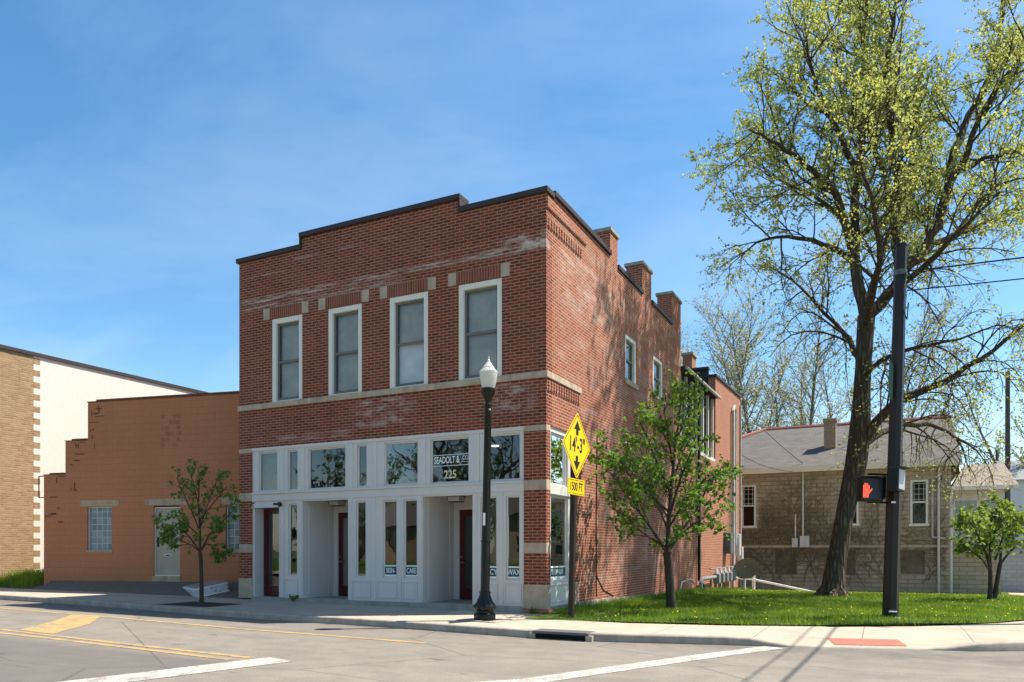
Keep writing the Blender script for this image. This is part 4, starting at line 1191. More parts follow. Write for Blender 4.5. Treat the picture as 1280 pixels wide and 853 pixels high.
m = MB(); m.tube([(8.2, HY - .08, 4.6), (8.2, HY - .08, 2.0), (8.2, HY - .08, 1.95), (9.9, HY - .08, 1.72)], 0.05, 6); wb(m, 'conduit', M['conduit'], H)
# enclosed side porch
m = MB(); m.box(8.955, 10.9, HY + 0.35, HY + 4.0, -1.0, 1.75); wb(m, 'porch_base', M['stoneblock'], H)
m = MB(); m.box(8.96, 11.0, HY + 0.3, HY + 0.42, 3.60, 4.25); m.box(10.88, 11.0, HY + .42, HY + 4, 3.6, 4.25)
m.box(9.0, 9.12, HY + 0.3, HY + 0.42, 1.75, 3.6); m.box(9.95, 10.15, HY + 0.3, HY + 0.42, 1.75, 3.6); m.box(10.88, 11.0, HY + 0.3, HY + 0.42, 1.75, 3.6); m.box(9.12, 10.88, HY + 0.3, HY + 0.42, 1.75, 1.90)
wb(m, 'porch_frame', M['porch_tan'], H)
m = MB(); m.box(9.12, 9.95, HY + 0.34, HY + 0.36, 1.9, 3.6); m.box(10.15, 10.88, HY + 0.34, HY + 0.36, 1.9, 3.6); wb(m, 'porch_pane', M['glass'], H)
m = MB(); m.box(9.0, 10.9, HY + 2.5, HY + 2.6, 1.75, 4.2); wb(m, 'porch_wall', M['whiteside'], H)
m = MB(); m.box(9.55, 9.75, HY + .6, HY + .75, 1.75, 3.6); wb(m, 'post', M['housebrick'], H)
m = MB()
pa, pb, pc, pd = (8.98, HY - 0.25, 4.2), (11.5, HY - 0.25, 4.2), (11.5, HY + 4.5, 4.2), (8.98, HY + 4.5, 4.2)
q1, q2 = (9.6, HY + 2.1, 5.4), (11.2, HY + 2.1, 5.4)
m.poly([pa, pb, q2, q1]); m.poly([pc, pd, q1, q2]); m.poly([pb, pc, q2]); m.poly([pd, pa, q1]); m.poly([pa, pd, pc, pb]); wb(m, 'porch_roof', M['tanshingle'], H)
m = MB(); m.box(8.98, 11.5, HY - 0.28, HY - 0.24, 4.05, 4.22); wb(m, 'gutter', M['casing'], H)
m = MB(); m.prism([(9.36, HY + 1.0, 5.0), (9.36, HY + 11, 5.0), (9.36, HY + 6, 8.1)], (0.05, 0, 0)); wb(m, 'gable', M['whiteside'], H)
m = MB(); m.box(9.9, 10.25, HY - 0.12, HY + .35, 1.15, 1.6); wb(m, 'vent_box', M['blackmat'], H)
# dry creeper on the wall (branching stems with a few leaves)
rv = random.Random(11)
m = MB(); lv = []
def creep(x, z, a, L, r, lvl):
    n = max(3, int(L / 0.22)); pts = [(x, HY - 0.02 - rv.random() * .02, z)]
    for k in range(n):
        a += rv.gauss(0, 0.17); x += math.cos(a) * L / n; z += math.sin(a) * L / n
        if z > 5.1 or x > 8.85: break
        if any(p[0] - .1 < x < p[1] + .1 and p[2] - .1 < z < p[3] + .1 for p in HW): break
        pts.append((x, HY - 0.02 - rv.random() * .03, z))
        if lvl < 3 and rv.random() < 0.6: creep(x, z, a + rv.choice((-1, 1)) * rv.uniform(0.4, 1.0), L * rv.uniform(0.35, 0.7), r * 0.6, lvl + 1)
        if rv.random() < 0.22: lv.append((x, HY - 0.05 - rv.random() * .08, z))
    if len(pts) > 1: m.tube(pts, [r * (1 - 0.6 * i / len(pts)) for i in range(len(pts))], 3, cap=False)
for k in range(34):
    creep(rv.uniform(-0.2, 8.6), rv.uniform(-0.6, 0.4), rv.uniform(1.1, 2.0), rv.uniform(2.5, 5.0), rv.uniform(0.010, 0.022), 0)
IV = wb(m, 'creeper', M['vine'], H, normals=False)
# ------------------------------------------------------------------ trees
class Tree:
    def __init__(s, seed, bark, leafm):
        s.r = random.Random(seed); s.r2 = random.Random(seed + 1000); s.big = MB(); s.small = MB(); s.leaf = []; s.bark = bark; s.leafm = leafm
    def rv(s):
        while True:
            v = Vector((s.r.uniform(-1, 1), s.r.uniform(-1, 1), s.r.uniform(-1, 1)))
            if 0.05 < v.length < 1: return v.normalized()
    def rv2(s):
        while True:
            v = Vector((s.r2.uniform(-1, 1), s.r2.uniform(-1, 1), s.r2.uniform(-1, 1)))
            if 0.05 < v.length < 1: return v.normalized()
    def line(s, p, d, L, segs, jit, trop, droop=0.0):
        pts = [p.copy()]; d = d.normalized()
        for k in range(segs):
            d = (d + s.rv() * jit + Vector((0, 0, trop - droop * k / segs))).normalized()
            p = p + d * (L / segs); pts.append(p.copy())
        return pts
    def grow(s, pts, r0, r1, lvl, P):
        n = len(pts)
        rad = [r0 + (r1 - r0) * (i / (n - 1)) for i in range(n)]
        sides = P['sides'][min(lvl, len(P['sides']) - 1)]
        (s.big if lvl <= P.get('biglvl', 0) else s.small).tube(pts, rad, sides, cap=(lvl == 0))
        L = sum((b - a).length for a, b in zip(pts, pts[1:]))
        if lvl >= P['levels']:
            s.leaves(pts, P); return
        if lvl == P['levels'] - 1: s.leaves(pts[n // 2:], P)
        cnt = max(P.get('minc', 2), int(L * P['dens'][lvl] + s.r.random()))
        t0 = P['t0'][lvl]
        for c in range(cnt):
            t = t0 + (1 - t0) * ((c + s.r.random()) / cnt)
            t = min(t, 0.98)
            f = t * (n - 1); i = int(f); q = pts[i].lerp(pts[min(i + 1, n - 1)], f - i)
            tan = (pts[min(i + 1, n - 1)] - pts[i]).normalized() if i < n - 1 else (pts[-1] - pts[-2]).normalized()
            perp = s.rv(); perp = (perp - tan * perp.dot(tan)).normalized()
            ang = R(s.r.uniform(*P['ang'][lvl]))
            d = tan * math.cos(ang) + perp * math.sin(ang)
            cl = s.r.uniform(0.6, 1.15) * P['len'][lvl] * (1 - 0.45 * t)
            if P.get('rel'): cl = L * s.r.uniform(0.35, 0.6) * (1.15 - 0.6 * t)
            cl = min(cl, P.get('maxlen', 99))
            cr = min(rad[i] * 0.62, 0.004 + cl * P['rk'])
            tr = P['trop'][lvl]; dr = P['droop'][lvl]
            if callable(dr): dr = dr(q)
            ch = s.line(q, d, cl, P['segs'][lvl], P['jit'][lvl], tr, dr)
            s.grow(ch, cr, max(0.0035, cr * 0.3), lvl + 1, P)
    def leaves(s, pts, P):
        dn = P['leaf']
        dn = dn(pts[-1]) if callable(dn) else dn
        n = len(pts)
        k = int(dn) + (1 if s.r2.random() < dn - int(dn) else 0)
        for _ in range(k):
            f = s.r2.uniform(0.15, 1.0) * (n - 1); i = min(int(f), n - 2)
            q = pts[i].lerp(pts[i + 1], f - i) + s.rv2() * (P['lspread'] * s.r2.random())
            s.leaf.append((q, s.r2.uniform(*P['lsize'])))
    def finish(s, root, parts=('trunk', 'branch', 'crown'), smooth=True):
        s.big.build(parts[0], s.bark, root, smooth=smooth, normals=False)
        if s.small.f: s.small.build(parts[1], s.bark, root, normals=False)
        leafmesh(parts[2], s.leaf, s.leafm, root, s.r.randint(0, 9999))

def leafmesh(name, leaf, mat, root, seed=0):
    n = len(leaf)
    if not n: return
    g = np.random.default_rng(seed)
    C = np.array([l[0][:] for l in leaf], np.float32); S = np.array([l[1] for l in leaf], np.float32)[:, None]
    a = g.normal(size=(n, 3)); a[:, 2] -= 0.5; a /= np.linalg.norm(a, axis=1)[:, None]        # leaf axis hangs a little
    b = g.normal(size=(n, 3)); b -= a * (a * b).sum(1)[:, None]; b /= np.linalg.norm(b, axis=1)[:, None]
    nrm = np.cross(a, b)
    V = np.empty((n, 6, 3), np.float32)
    fold = nrm * 0.18
    V[:, 0] = C; V[:, 1] = C + (a * 0.40 + b * 0.42 + fold) * S; V[:, 2] = C + (a * 0.78 + b * 0.26 + fold * .7) * S
    V[:, 3] = C + a * S; V[:, 4] = C + (a * 0.78 - b * 0.26 + fold * .7) * S; V[:, 5] = C + (a * 0.40 - b * 0.42 + fold) * S
    i = np.arange(n)[:, None] * 6
    F = np.concatenate([np.concatenate([i, i+1, i+2, i+3], 1), np.concatenate([i, i+3, i+4, i+5], 1)], 0)
    npmesh(name, V.reshape(-1, 3), F, mat, root)

def at(px, py, d):
    return CAM + FW * d + RT * ((px - 640) / 942 * d) + Vector((0, 0, (688 - py) / 942 * d))

# the big maple: limbs laid out from its own structure, 24 m from the camera
TD = 23.7
BT = thing('maple_tree', 'tall leafing maple with thick leaning trunk towering over the lawn', 'tree', (4.96, 11.22, -0.135))
O0 = Vector((4.96, 11.22, -0.135))
def limb(spec):
    return [at(x, y, TD + dd) - O0 for x, y, dd in spec]
T = Tree(5, M['bark'], M['leaf_big'])
trunk = limb([(1040, 752, 0), (1041, 735, 0), (1046, 700, 0), (1053, 660, 0.05), (1061, 620, 0.05), (1070, 580, 0.05), (1075, 540, 0), (1077, 500, 0), (1079, 460, 0), (1081, 425, 0), (1083, 395, 0)])
T.big.tube(trunk, [0.44, 0.35, 0.29, 0.27, 0.28, 0.32, 0.32, 0.26, 0.235, 0.25, 0.26], 14)
for a in range(7):      # root flare
    an = a * 0.9 + 0.3; p = Vector((math.cos(an), math.sin(an), 0))
    T.big.tube([trunk[1] + Vector((0, 0, 0.10)), trunk[0] + p * 0.42 + Vector((0, 0, 0.14)), trunk[0] + p * 0.72 - Vector((0, 0, .05))], [0.25, 0.15, 0.05], 6)
LIMBS = [
    ([(1083, 400, 0), (1073, 360, .2), (1067, 315, .3), (1068, 281, .3), (1073, 225, .3), (1077, 186, .2), (1080, 130, .1), (1078, 70, 0), (1084, 10, 0), (1080, -60, 0)], 0.20, 0.03),
    ([(1067, 318, .3), (1055, 275, .1), (1046, 245, -.3), (1032, 226, -.7), (1017, 214, -1.0), (995, 195, -1.4), (973, 180, -1.8), (952, 168, -2.2), (936, 162, -2.4)], 0.14, 0.02),
    ([(1083, 400, 0), (1095, 385, -.2), (1108, 370, -.4), (1125, 348, -.6), (1141, 326, -.8), (1157, 307, -1), (1170, 287, -1.2), (1181, 248, -1.4), (1198, 214, -1.6), (1231, 197, -2), (1268, 190, -2.4), (1320, 160, -2.8)], 0.21, 0.03),
    ([(1172, 285, -1.2), (1185, 240, -1), (1192, 191, -.8), (1205, 160, -.6), (1220, 130, -.4), (1236, 95, -.2), (1248, 60, 0), (1256, 0, 0), (1258, -60, 0)], 0.15, 0.03),
    ([(1123, 350, -.6), (1119, 304, 0), (1116, 270, .6), (1108, 225, 1.1), (1096, 196, 1.6), (1088, 160, 2), (1092, 110, 2.4), (1080, 60, 2.6), (1070, 0, 2.8)], 0.15, 0.025),
    ([(1117, 275, .5), (1121, 225, .2), (1115, 165, -.3), (1104, 115, -.8), (1110, 60, -1.2), (1120, 0, -1.6), (1118, -70, -1.8)], 0.12, 0.025),
    ([(1141, 328, -.8), (1165, 306, 0), (1200, 290, .9), (1232, 278, 1.8), (1268, 262, 2.7), (1310, 250, 3.4)], 0.13, 0.02),
    ([(1074, 555, 0), (1095, 528, -.4), (1118, 505, -.8), (1150, 490, -1.2), (1180, 478, -1.6), (1208, 458, -2), (1240, 440, -2.4), (1285, 402, -3), (1330, 380, -3.4)], 0.17, 0.025),
    ([(1076, 560, 0), (1100, 542, .6), (1130, 530, 1.1), (1160, 530, 1.6), (1185, 540, 2.0), (1203, 560, 2.3), (1212, 590, 2.4)], 0.12, 0.015),
    ([(1078, 470, 0), (1100, 452, -1), (1125, 440, -2), (1160, 432, -3.0), (1200, 424, -3.8), (1250, 405, -4.4)], 0.09, 0.015),
    ([(1079, 455, 0), (1062, 425, 1.2), (1045, 405, 2.0), (1020, 380, 2.8), (990, 350, 3.4), (955, 330, 3.8)], 0.10, 0.015),
    ([(1069, 330, .3), (1045, 312, .6), (1015, 300, .8), (985, 296, .9), (955, 300, .9), (938, 310, .8), (925, 325, .7)], 0.10, 0.012),
    ([(1068, 290, .3), (1040, 262, 1.4), (1010, 240, 2.2), (975, 225, 3), (950, 212, 3.5), (932, 206, 4)], 0.09, 0.015),
    ([(1074, 225, .3), (1058, 190, -.6), (1040, 150, -1.4), (1022, 110, -2), (1010, 70, -2.4), (1005, 20, -2.6)], 0.11, 0.02),
    ([(1077, 180, .2), (1062, 140, 1), (1048, 95, 1.8), (1040, 40, 2.4), (1030, -20, 2.8)], 0.10, 0.02),
    ([(1083, 405, 0), (1090, 370, -2), (1100, 330, -3.4), (1095, 280, -4.4), (1080, 220, -5.2), (1060, 160, -5.8)], 0.12, 0.02),
    ([(1108, 372, -.4), (1135, 350, -2.4), (1170, 320, -4), (1210, 280, -5), (1250, 240, -5.8)], 0.12, 0.02),
    ([(1083, 400, 0), (1090, 360, 2), (1105, 310, 3.6), (1130, 250, 5), (1150, 180, 6), (1165, 110, 6.6)], 0.14, 0.02),
    ([(1198, 214, -1.6), (1215, 170, -2.4), (1240, 120, -3), (1275, 70, -3.4), (1300, 10, -3.6)], 0.10, 0.02),
]
def lowleaf(q):
    z = q.z
    return 1.3 if z < 5 else (2.2 if z < 9 else (4.0 if z < 11.5 else 11.5))
def lowdroop(q):
    return 0.75 if q.z < 9.5 else (0.25 if q.z < 12 else 0.0)
P = dict(levels=3, dens=[2.3, 3.0, 4.6], t0=[0.16, 0.15, 0.15], len=[3.1, 1.45, 0.65], ang=[(28, 70), (25, 65), (25, 70)], trop=[0.06, 0.05, 0.05],
         droop=[lowdroop, lowdroop, lowdroop], segs=[6, 4, 3], jit=[0.17, 0.22, 0.25], rk=0.012, sides=[9, 5, 4, 3], leaf=lowleaf, lspread=0.085, lsize=(0.035, 0.095), biglvl=0)
for spec, r0, r1 in LIMBS:
    pts = limb(spec)
    # subdivide with slight wobble so that limbs are not straight between knots
    q = [pts[0]]
    for a, b in zip(pts, pts[1:]):
        q.append(a.lerp(b, 0.5) + T.rv() * 0.06); q.append(b)
    T.grow(q, r0, r1, 0, P)
# epicormic sprigs on the trunk
for k in range(60):
    i = T.r.randint(4, len(trunk) - 2); q = trunk[i].lerp(trunk[i + 1], T.r.random())
    d = T.rv(); d.z = abs(d.z) * 0.4
    pts = T.line(q, d, T.r.uniform(0.6, 1.5), 4, 0.25, 0.02, 0.5)
    T.small.tube(pts, [0.010, 0.008, 0.006, 0.005, 0.004], 3, cap=False)
    T.leaves(pts, dict(leaf=4, lspread=0.15, lsize=(0.07, 0.13)))
T.finish(BT)

# young maple on the lawn beside the wall
YO = Vector((2.03, 2.34, -0.03))
YT = thing('young_maple_tree', 'young green maple with slim trunk in front of the brick side wall', 'tree', YO)
T = Tree(21, M['barkdark'], M['leaf_young'])
def yl(x, y, dd=0): return at(x, y, 17.1 + dd) - YO
tr = [yl(840, 766), yl(838, 740), yl(836, 710), yl(834, 690)]
T.big.tube(tr, [0.13, 0.105, 0.095, 0.10], 9)
YP = dict(levels=2, dens=[5.0, 6.5], t0=[0.18, 0.2], len=[0.95, 0.42], ang=[(30, 65), (30, 70)], trop=[0.07, 0.04], droop=[0.0, 0.1], segs=[4, 3], jit=[0.18, 0.25], rk=0.010,
          sides=[6, 4, 3], leaf=5.6, lspread=0.11, lsize=(0.06, 0.125), biglvl=0, minc=3)
for spec, r0 in [([(834, 692, 0), (836, 650, 0), (840, 600, 0), (845, 555, .1), (850, 515, .1), (852, 484, .1)], 0.060),
                 ([(834, 692, 0), (815, 662, -.2), (795, 635, -.4), (778, 612, -.6), (762, 590, -.7)], 0.040),
                 ([(835, 690, 0), (855, 660, .3), (872, 635, .5), (884, 610, .6), (892, 585, .7)], 0.042),
                 ([(836, 665, 0), (822, 630, .5), (810, 590, .9), (800, 560, 1.1)], 0.032), ([(838, 640, 0), (850, 600, -.5), (862, 570, -.8), (870, 545, -1)], 0.032),
                 ([(839, 620, 0), (822, 580, -.5), (808, 545, -.7), (800, 528, -.8)], 0.028), ([(841, 600, 0), (856, 560, .5), (870, 535, .8)], 0.028),
                 ([(834, 685, 0), (850, 668, -.8), (868, 655, -1.2), (885, 645, -1.3)], 0.028), ([(834, 685, 0), (812, 672, .7), (795, 660, 1.0), (780, 650, 1.2)], 0.028),
                 ([(837, 650, 0), (818, 622, -.9), (800, 602, -1.3), (775, 575, -1.4)], 0.026), ([(842, 590, 0), (836, 550, .2), (830, 515, .3), (832, 495, .3)], 0.026),
                 ([(836, 660, 0), (860, 620, -.9), (880, 600, -1.3), (892, 590, -1.5)], 0.026), ([(836, 640, 0), (800, 610, .3), (770, 575, .4), (758, 560, .4)], 0.026), ([(846, 550, 0), (858, 520, -.2), (866, 498, -.3)], 0.02)]:
    T.grow([yl(*s) for s in spec], r0, 0.008, 0, YP)
T.finish(YT)

# small street tree in the pavement pit, upper crown half bare
SO_ = Vector((-8.42, -1.70, 0.07))
ST_ = thing('street_tree', 'small thin street tree with half bare top in pavement pit', 'tree', SO_)
T = Tree(33, M['barkdark'], M['leaf_street'])
def sl(x, y, dd=0): return at(x, y, 18.0 + dd) - SO_
T.big.tube([sl(252, 757), sl(252, 730), sl(251, 700), sl(250, 690)], [0.055, 0.045, 0.042, 0.045], 8)
def sleaf(q): return 7.5 if q.z < 2.15 else (1.6 if q.z < 2.6 else 2.6)
SP = dict(levels=2, dens=[5.0, 6.0], t0=[0.2, 0.2], len=[0.55, 0.28], ang=[(28, 60), (30, 70)], trop=[0.05, 0.03], droop=[0, 0.1], segs=[4, 3], jit=[0.16, 0.22], rk=0.010,
          sides=[6, 4, 3], leaf=sleaf, lspread=0.10, lsize=(0.06, 0.12), biglvl=0, minc=3)
for spec, r0 in [([(250, 692, 0), (250, 660, 0), (248, 630, 0), (249, 600, .05), (248, 586, .1)], 0.032), ([(250, 690, 0), (236, 670, .1), (220, 658, .2), (203, 655, .3)], 0.02),
                 ([(250, 690, 0), (262, 668, -.1), (275, 655, -.2), (290, 640, -.2), (298, 628, -.2)], 0.022), ([(250, 665, 0), (240, 640, .2), (228, 615, .3), (221, 597, .4)], 0.018),
                 ([(250, 660, 0), (258, 635, -.2), (266, 612, -.3), (276, 590, -.4)], 0.018), ([(250, 670, 0), (232, 655, -.4), (215, 645, -.6)], 0.016), ([(250, 690, 0), (258, 680, .4), (266, 684, .7), (274, 690, .8)], 0.016),
                 ([(250, 690, 0), (240, 682, -.5), (226, 676, -.7), (215, 668, -.8)], 0.016), ([(250, 650, 0), (270, 625, .3), (284, 608, .4)], 0.016), ([(250, 640, 0), (243, 610, -.2), (238, 592, -.2)], 0.014)]:
    T.grow([sl(*s) for s in spec], r0, 0.006, 0, SP)
T.finish(ST_)

# multi-stemmed lilac-like small tree at the right
LO = Vector((9.12, 11.25, -0.13))
LT = thing('small_lilac_tree', 'small two-stemmed bright green tree in front of the side porch', 'tree', LO)
T = Tree(44, M['barkdark'], M['leaf_shrub'])
def ll(x, y, dd=0): return at(x, y, 21.9 + dd) - LO
for st in ([(1237, 753, 0), (1238, 735, 0), (1238, 712, 0)], [(1242, 752, .1), (1246, 730, .15), (1250, 705, .2)]):
    T.big.tube([ll(*q) for q in st], [0.075, 0.06, 0.055], 8)
LP_ = dict(levels=2, dens=[4.2, 6.0], t0=[0.2, 0.2], len=[0.75, 0.34], ang=[(25, 60), (30, 70)], trop=[0.06, 0.03], droop=[0, 0.1], segs=[4, 3], jit=[0.18, 0.25], rk=0.010,
           sides=[6, 4, 3], leaf=6.0, lspread=0.13, lsize=(0.09, 0.16), biglvl=0, minc=3)
for spec, r0 in [([(1238, 713, 0), (1232, 690, -.1), (1222, 668, -.2), (1212, 652, -.3)], 0.04), ([(1238, 713, 0), (1238, 685, .1), (1240, 655, .2), (1240, 635, .2)], 0.045),
                 ([(1250, 706, .2), (1252, 680, .3), (1256, 655, .3), (1262, 640, .3)], 0.04), ([(1250, 706, .2), (1262, 690, .2), (1275, 678, .2), (1290, 670, .2)], 0.035),
                 ([(1238, 715, 0), (1228, 700, .5), (1215, 690, .7), (1206, 680, .8)], 0.03), ([(1244, 700, .1), (1252, 676, -.6), (1260, 660, -.8), (1268, 650, -1)], 0.03), ([(1238, 700, 0), (1226, 680, -.7), (1218, 660, -1), (1210, 650, -1)], 0.03),
                 ([(1240, 690, .1), (1232, 665, .6), (1226, 645, .9)], 0.028), ([(1250, 690, .2), (1266, 670, .7), (1280, 655, 1)], 0.028), ([(1240, 680, .1), (1248, 650, -.2), (1250, 632, -.3)], 0.028)]:
    T.grow([ll(*s) for s in spec], r0, 0.008, 0, LP_)
T.finish(LT)

# trees behind the house and the rear wing
def vase_tree(name, label, seed, x, y, h, spread, stems, group, leafn, lm='leaf_far', lsize=(0.08, 0.17), bark='barkgrey', r=0.22, cat='tree'):
    root = thing(name, label, cat, (x, y, base(x, y)), 0, group)
    T = Tree(seed, M[bark], M[lm])
    PP = dict(levels=2, dens=[2.2, 2.6], t0=[0.22, 0.15], len=[h * 0.24, h * 0.10], ang=[(20, 50), (25, 60)], trop=[0.07, 0.04], droop=[0, 0], segs=[5, 4], jit=[0.14, 0.2], rk=0.010,
              sides=[7, 4, 3], leaf=leafn, lspread=0.3, lsize=lsize, biglvl=0)
    for k in range(stems):
        a = 2 * math.pi * k / stems + T.r.uniform(-.3, .3)
        d = Vector((math.cos(a) * spread, math.sin(a) * spread, 1)) * 1.0
        pts = T.line(Vector((0, 0, 0)) + Vector((math.cos(a), math.sin(a), 0)) * 0.15, d, h * T.r.uniform(0.85, 1.05), 9, 0.09, 0.04)
        T.grow(pts, r, 0.02, 0, PP)
    T.finish(root)
    return root
G_ = 'budding trees behind the houses'
vase_tree('budding_tree', 'pale budding many-stemmed tree rising behind the left end of the house roof', 61, -0.3, 45, 21.0, 0.40, 6, G_, 5.5)
vase_tree('budding_tree', 'pale budding tree partly hidden behind the rear wing of the brick building', 62, -7.5, 52, 22, 0.34, 5, G_, 6.5)
vase_tree('budding_tree', 'pale leafy tree behind the house roof near the big trunk', 63, 5.0, 50, 18, 0.40, 5, G_, 5)
vase_tree('budding_tree', 'greener budding tree beyond the side porch at the frame edge', 64, 15.5, 44, 15.5, 0.36, 5, G_, 4.0, 'leaf_big', (0.12, 0.2))

# ------------------------------------------------------------------ street lamp
t = thing('street_lamp', 'black ornamental street lamp with white acorn globe on the kerb', 'street lamp', (-0.47, -1.85, base(-0.47, -1.85)))
t.rotation_euler = lean_rot(0.9)
m = MB(); m.box(-0.42, 0.42, -0.36, 0.36, 0.002, 0.016); m.build('base_plate', M['concrete'], t, bevel=0.004)
m = MB(); m.lathe([(0.205, 0.013), (0.21, 0.03), (0.21, 0.12), (0.195, 0.14), (0.165, 0.16), (0.165, 0.185), (0.20, 0.21), (0.215, 0.25), (0.205, 0.29), (0.15, 0.36), (0.11, 0.46), (0.095, 0.52), (0.115, 0.525), (0.115, 0.55), (0.09, 0.56)], n=32, flute=(5, 11, 0.035))
m.build('base', M['black'], t, smooth=True)
m = MB(); m.lathe([(0.088, 0.56), (0.085, 1.50), (0.10, 1.505), (0.10, 1.53), (0.083, 1.535), (0.066, 4.12), (0.07, 4.13), (0.07, 4.15), (0.06, 4.16)], n=20); m.build('pole', M['black'], t, smooth=True)
m = MB(); m.lathe([(0.06, 4.16), (0.065, 4.22), (0.10, 4.30), (0.135, 4.38), (0.145, 4.42), (0.14, 4.445), (0.125, 4.45)], n=20); m.build('capital', M['black'], t, smooth=True)
m = MB(); m.lathe([(0.12, 4.45), (0.135, 4.50), (0.16, 4.62), (0.172, 4.70), (0.168, 4.74)], n=24); m.build('globe', M['globe'], t, smooth=True)
m = MB(); m.lathe([(0.176, 4.741), (0.178, 4.77), (0.13, 4.82), (0.11, 4.84), (0.115, 4.85), (0.075, 4.90), (0.05, 4.94), (0.03, 4.96), (0.028, 4.985), (0.012, 5.01), (0.018, 5.03), (0.002, 5.07)], n=24); m.build('globe_cap', M['globe'], t, smooth=True)
m = MB(); m.box(-0.022, 0.022, -0.094, -0.088, 1.82, 2.06); m.build('sticker', M['letter_white'], t)
m = MB(); m.lathe([(0.02, 0), (0.02, .03), (0.001, .031)], (0.06, -0.04, 4.02), 8); m.build('photocell', M['galv'], t)

# ------------------------------------------------------------------ clearance sign on a square post
sx_, sy_ = 0.89, -0.80
t = thing('clearance_sign', 'yellow diamond height clearance sign on dark post by the corner', 'road sign', (sx_, sy_, 0), R(-3))
t.rotation_euler = (Matrix.Rotation(R(1.0), 3, FW) @ Matrix.Rotation(R(-3), 3, 'Z')).to_euler()
m = MB(); m.box(-0.05, 0.05, -0.05, 0.05, -0.1, 3.50); m.build('post', M['bronze'], t, bevel=0.006)
def rounded_diamond(hd, rr_, zc, x):
    pts = []
    for k in range(4):
        a = math.pi / 2 * k; c = (math.cos(a) * (hd - rr_ * 1.414), math.sin(a) * (hd - rr_ * 1.414))
        for q in range(6):
            b = a - math.pi / 4 + math.pi / 2 * q / 5; pts.append((x, c[0] + rr_ * math.cos(b), zc + c[1] + rr_ * math.sin(b)))
    return pts
zc = 3.40
m = MB(); m.prism(rounded_diamond(0.655, 0.05, zc, 0.056), (0.004, 0, 0)); db = m.build('diamond_plate', M['sign_yellow'], t)
m = MB()
o_, i_ = rounded_diamond(0.615, 0.045, zc, 0.0612), rounded_diamond(0.590, 0.04, zc, 0.0612)
for k in range(len(o_)):
    j = (k + 1) % len(o_); m.poly([o_[k], o_[j], i_[j], i_[k]])
m.build('border', M['letter_black'], db)
def arrow(z0, s):
    m.prism([(0.0612, -0.055, z0), (0.0612, 0.055, z0), (0.0612, 0.055, z0 + s * 0.11), (0.0612, 0.15, z0 + s * 0.11), (0.0612, 0.0, z0 + s * 0.29), (0.0612, -0.15, z0 + s * 0.11), (0.0612, -0.055, z0 + s * 0.11)], (0.001, 0, 0))
m = MB(); arrow(zc + 0.20, 1); arrow(zc - 0.20, -1); m.build('arrow', M['letter_black'], db)
text('lettering', "14'-3\"", 0.40, (0.0615, 0.0, zc), (R(90), 0, R(90)), M['letter_black'], db, sx=0.80, offset=0.006)
m = MB(); m.box(0.056, 0.060, -0.40, 0.40, 2.43, 2.745); pb_ = m.build('plate', M['sign_yellow'], t, bevel=0.002)
m = MB()
for q in ((-0.375, 0.375, 2.452, 2.463), (-0.375, 0.375, 2.712, 2.723)): m.box(0.0605, 0.0612, *q)
for q in ((-0.386, -0.375, 2.452, 2.723), (0.375, 0.386, 2.452, 2.723)): m.box(0.0605, 0.0612, *q)
m.build('border', M['letter_black'], pb_)
text('lettering', '1500 FT', 0.23, (0.0615, 0.0, 2.588), (R(90), 0, R(90)), M['letter_black'], pb_, sx=0.78, offset=0.003)

# ------------------------------------------------------------------ pedestrian signal pole
PX, PY = 6.48, 2.36; pz = base(PX, PY)
t = thing('signal_pole', 'tall dark bronze tapered signal pole with two pedestrian signal heads', 'signal pole', (PX, PY, pz))
m = MB(); m.lathe([(0.153, -0.1), (0.150, 0.0), (0.108, 7.46)], n=8); m.build('pole', M['bronze'], t)
t.rotation_euler = lean_rot(1.7)
m = MB(); m.lathe([(0.24, -0.02), (0.24, 0.03), (0.20, 0.06)], n=12); m.build('base_plate', M['bronze'], t)
m = MB(); m.lathe([(0.118, 7.46), (0.118, 7.50), (0.02, 7.53)], n=8); m.build('cap', M['bronze'], t)
m = MB(); m.lathe([(0.126, 6.88), (0.126, 6.98)], n=8); m.tube([(0, -0.155, 6.93), (0, -0.22, 6.93)], 0.02, 6); m.build('collar', M['darkgrey'], t)
m = MB(); m.tube([(0.1, -0.12, 6.9), (0.05, -0.2, 6.5), (0.06, -0.19, 6.15), (0.14, -0.12, 5.95), (0.16, -0.06, 6.3)], 0.012, 5); m.build('cable', M['blackmat'], t)
m = MB(); m.prism([(-0.152, -0.10, 4.50), (-0.075, -0.170, 4.35), (-0.075, -0.170, 5.05), (-0.152, -0.10, 5.20)], (-0.002, -0.002, 0)); m.build('sticker', plain('green_sticker', (0.07, 0.17, 0.13), 0.5, 0.2), t)
m = MB(); m.box(-0.04, 0.04, -0.185, -0.178, 2.31, 2.345); m.build('label_plate', M['letter_white'], t)
def bxr(m, c, ax, ay, hx, hy, z0, z1):
    """box with its own horizontal axes"""
    c = Vector(c); pts = [c + ax * sx * hx + ay * sy * hy for sx, sy in ((-1, -1), (1, -1), (1, 1), (-1, 1))]
    m.prism([(p.x, p.y, z0) for p in pts], (0, 0, z1 - z0))
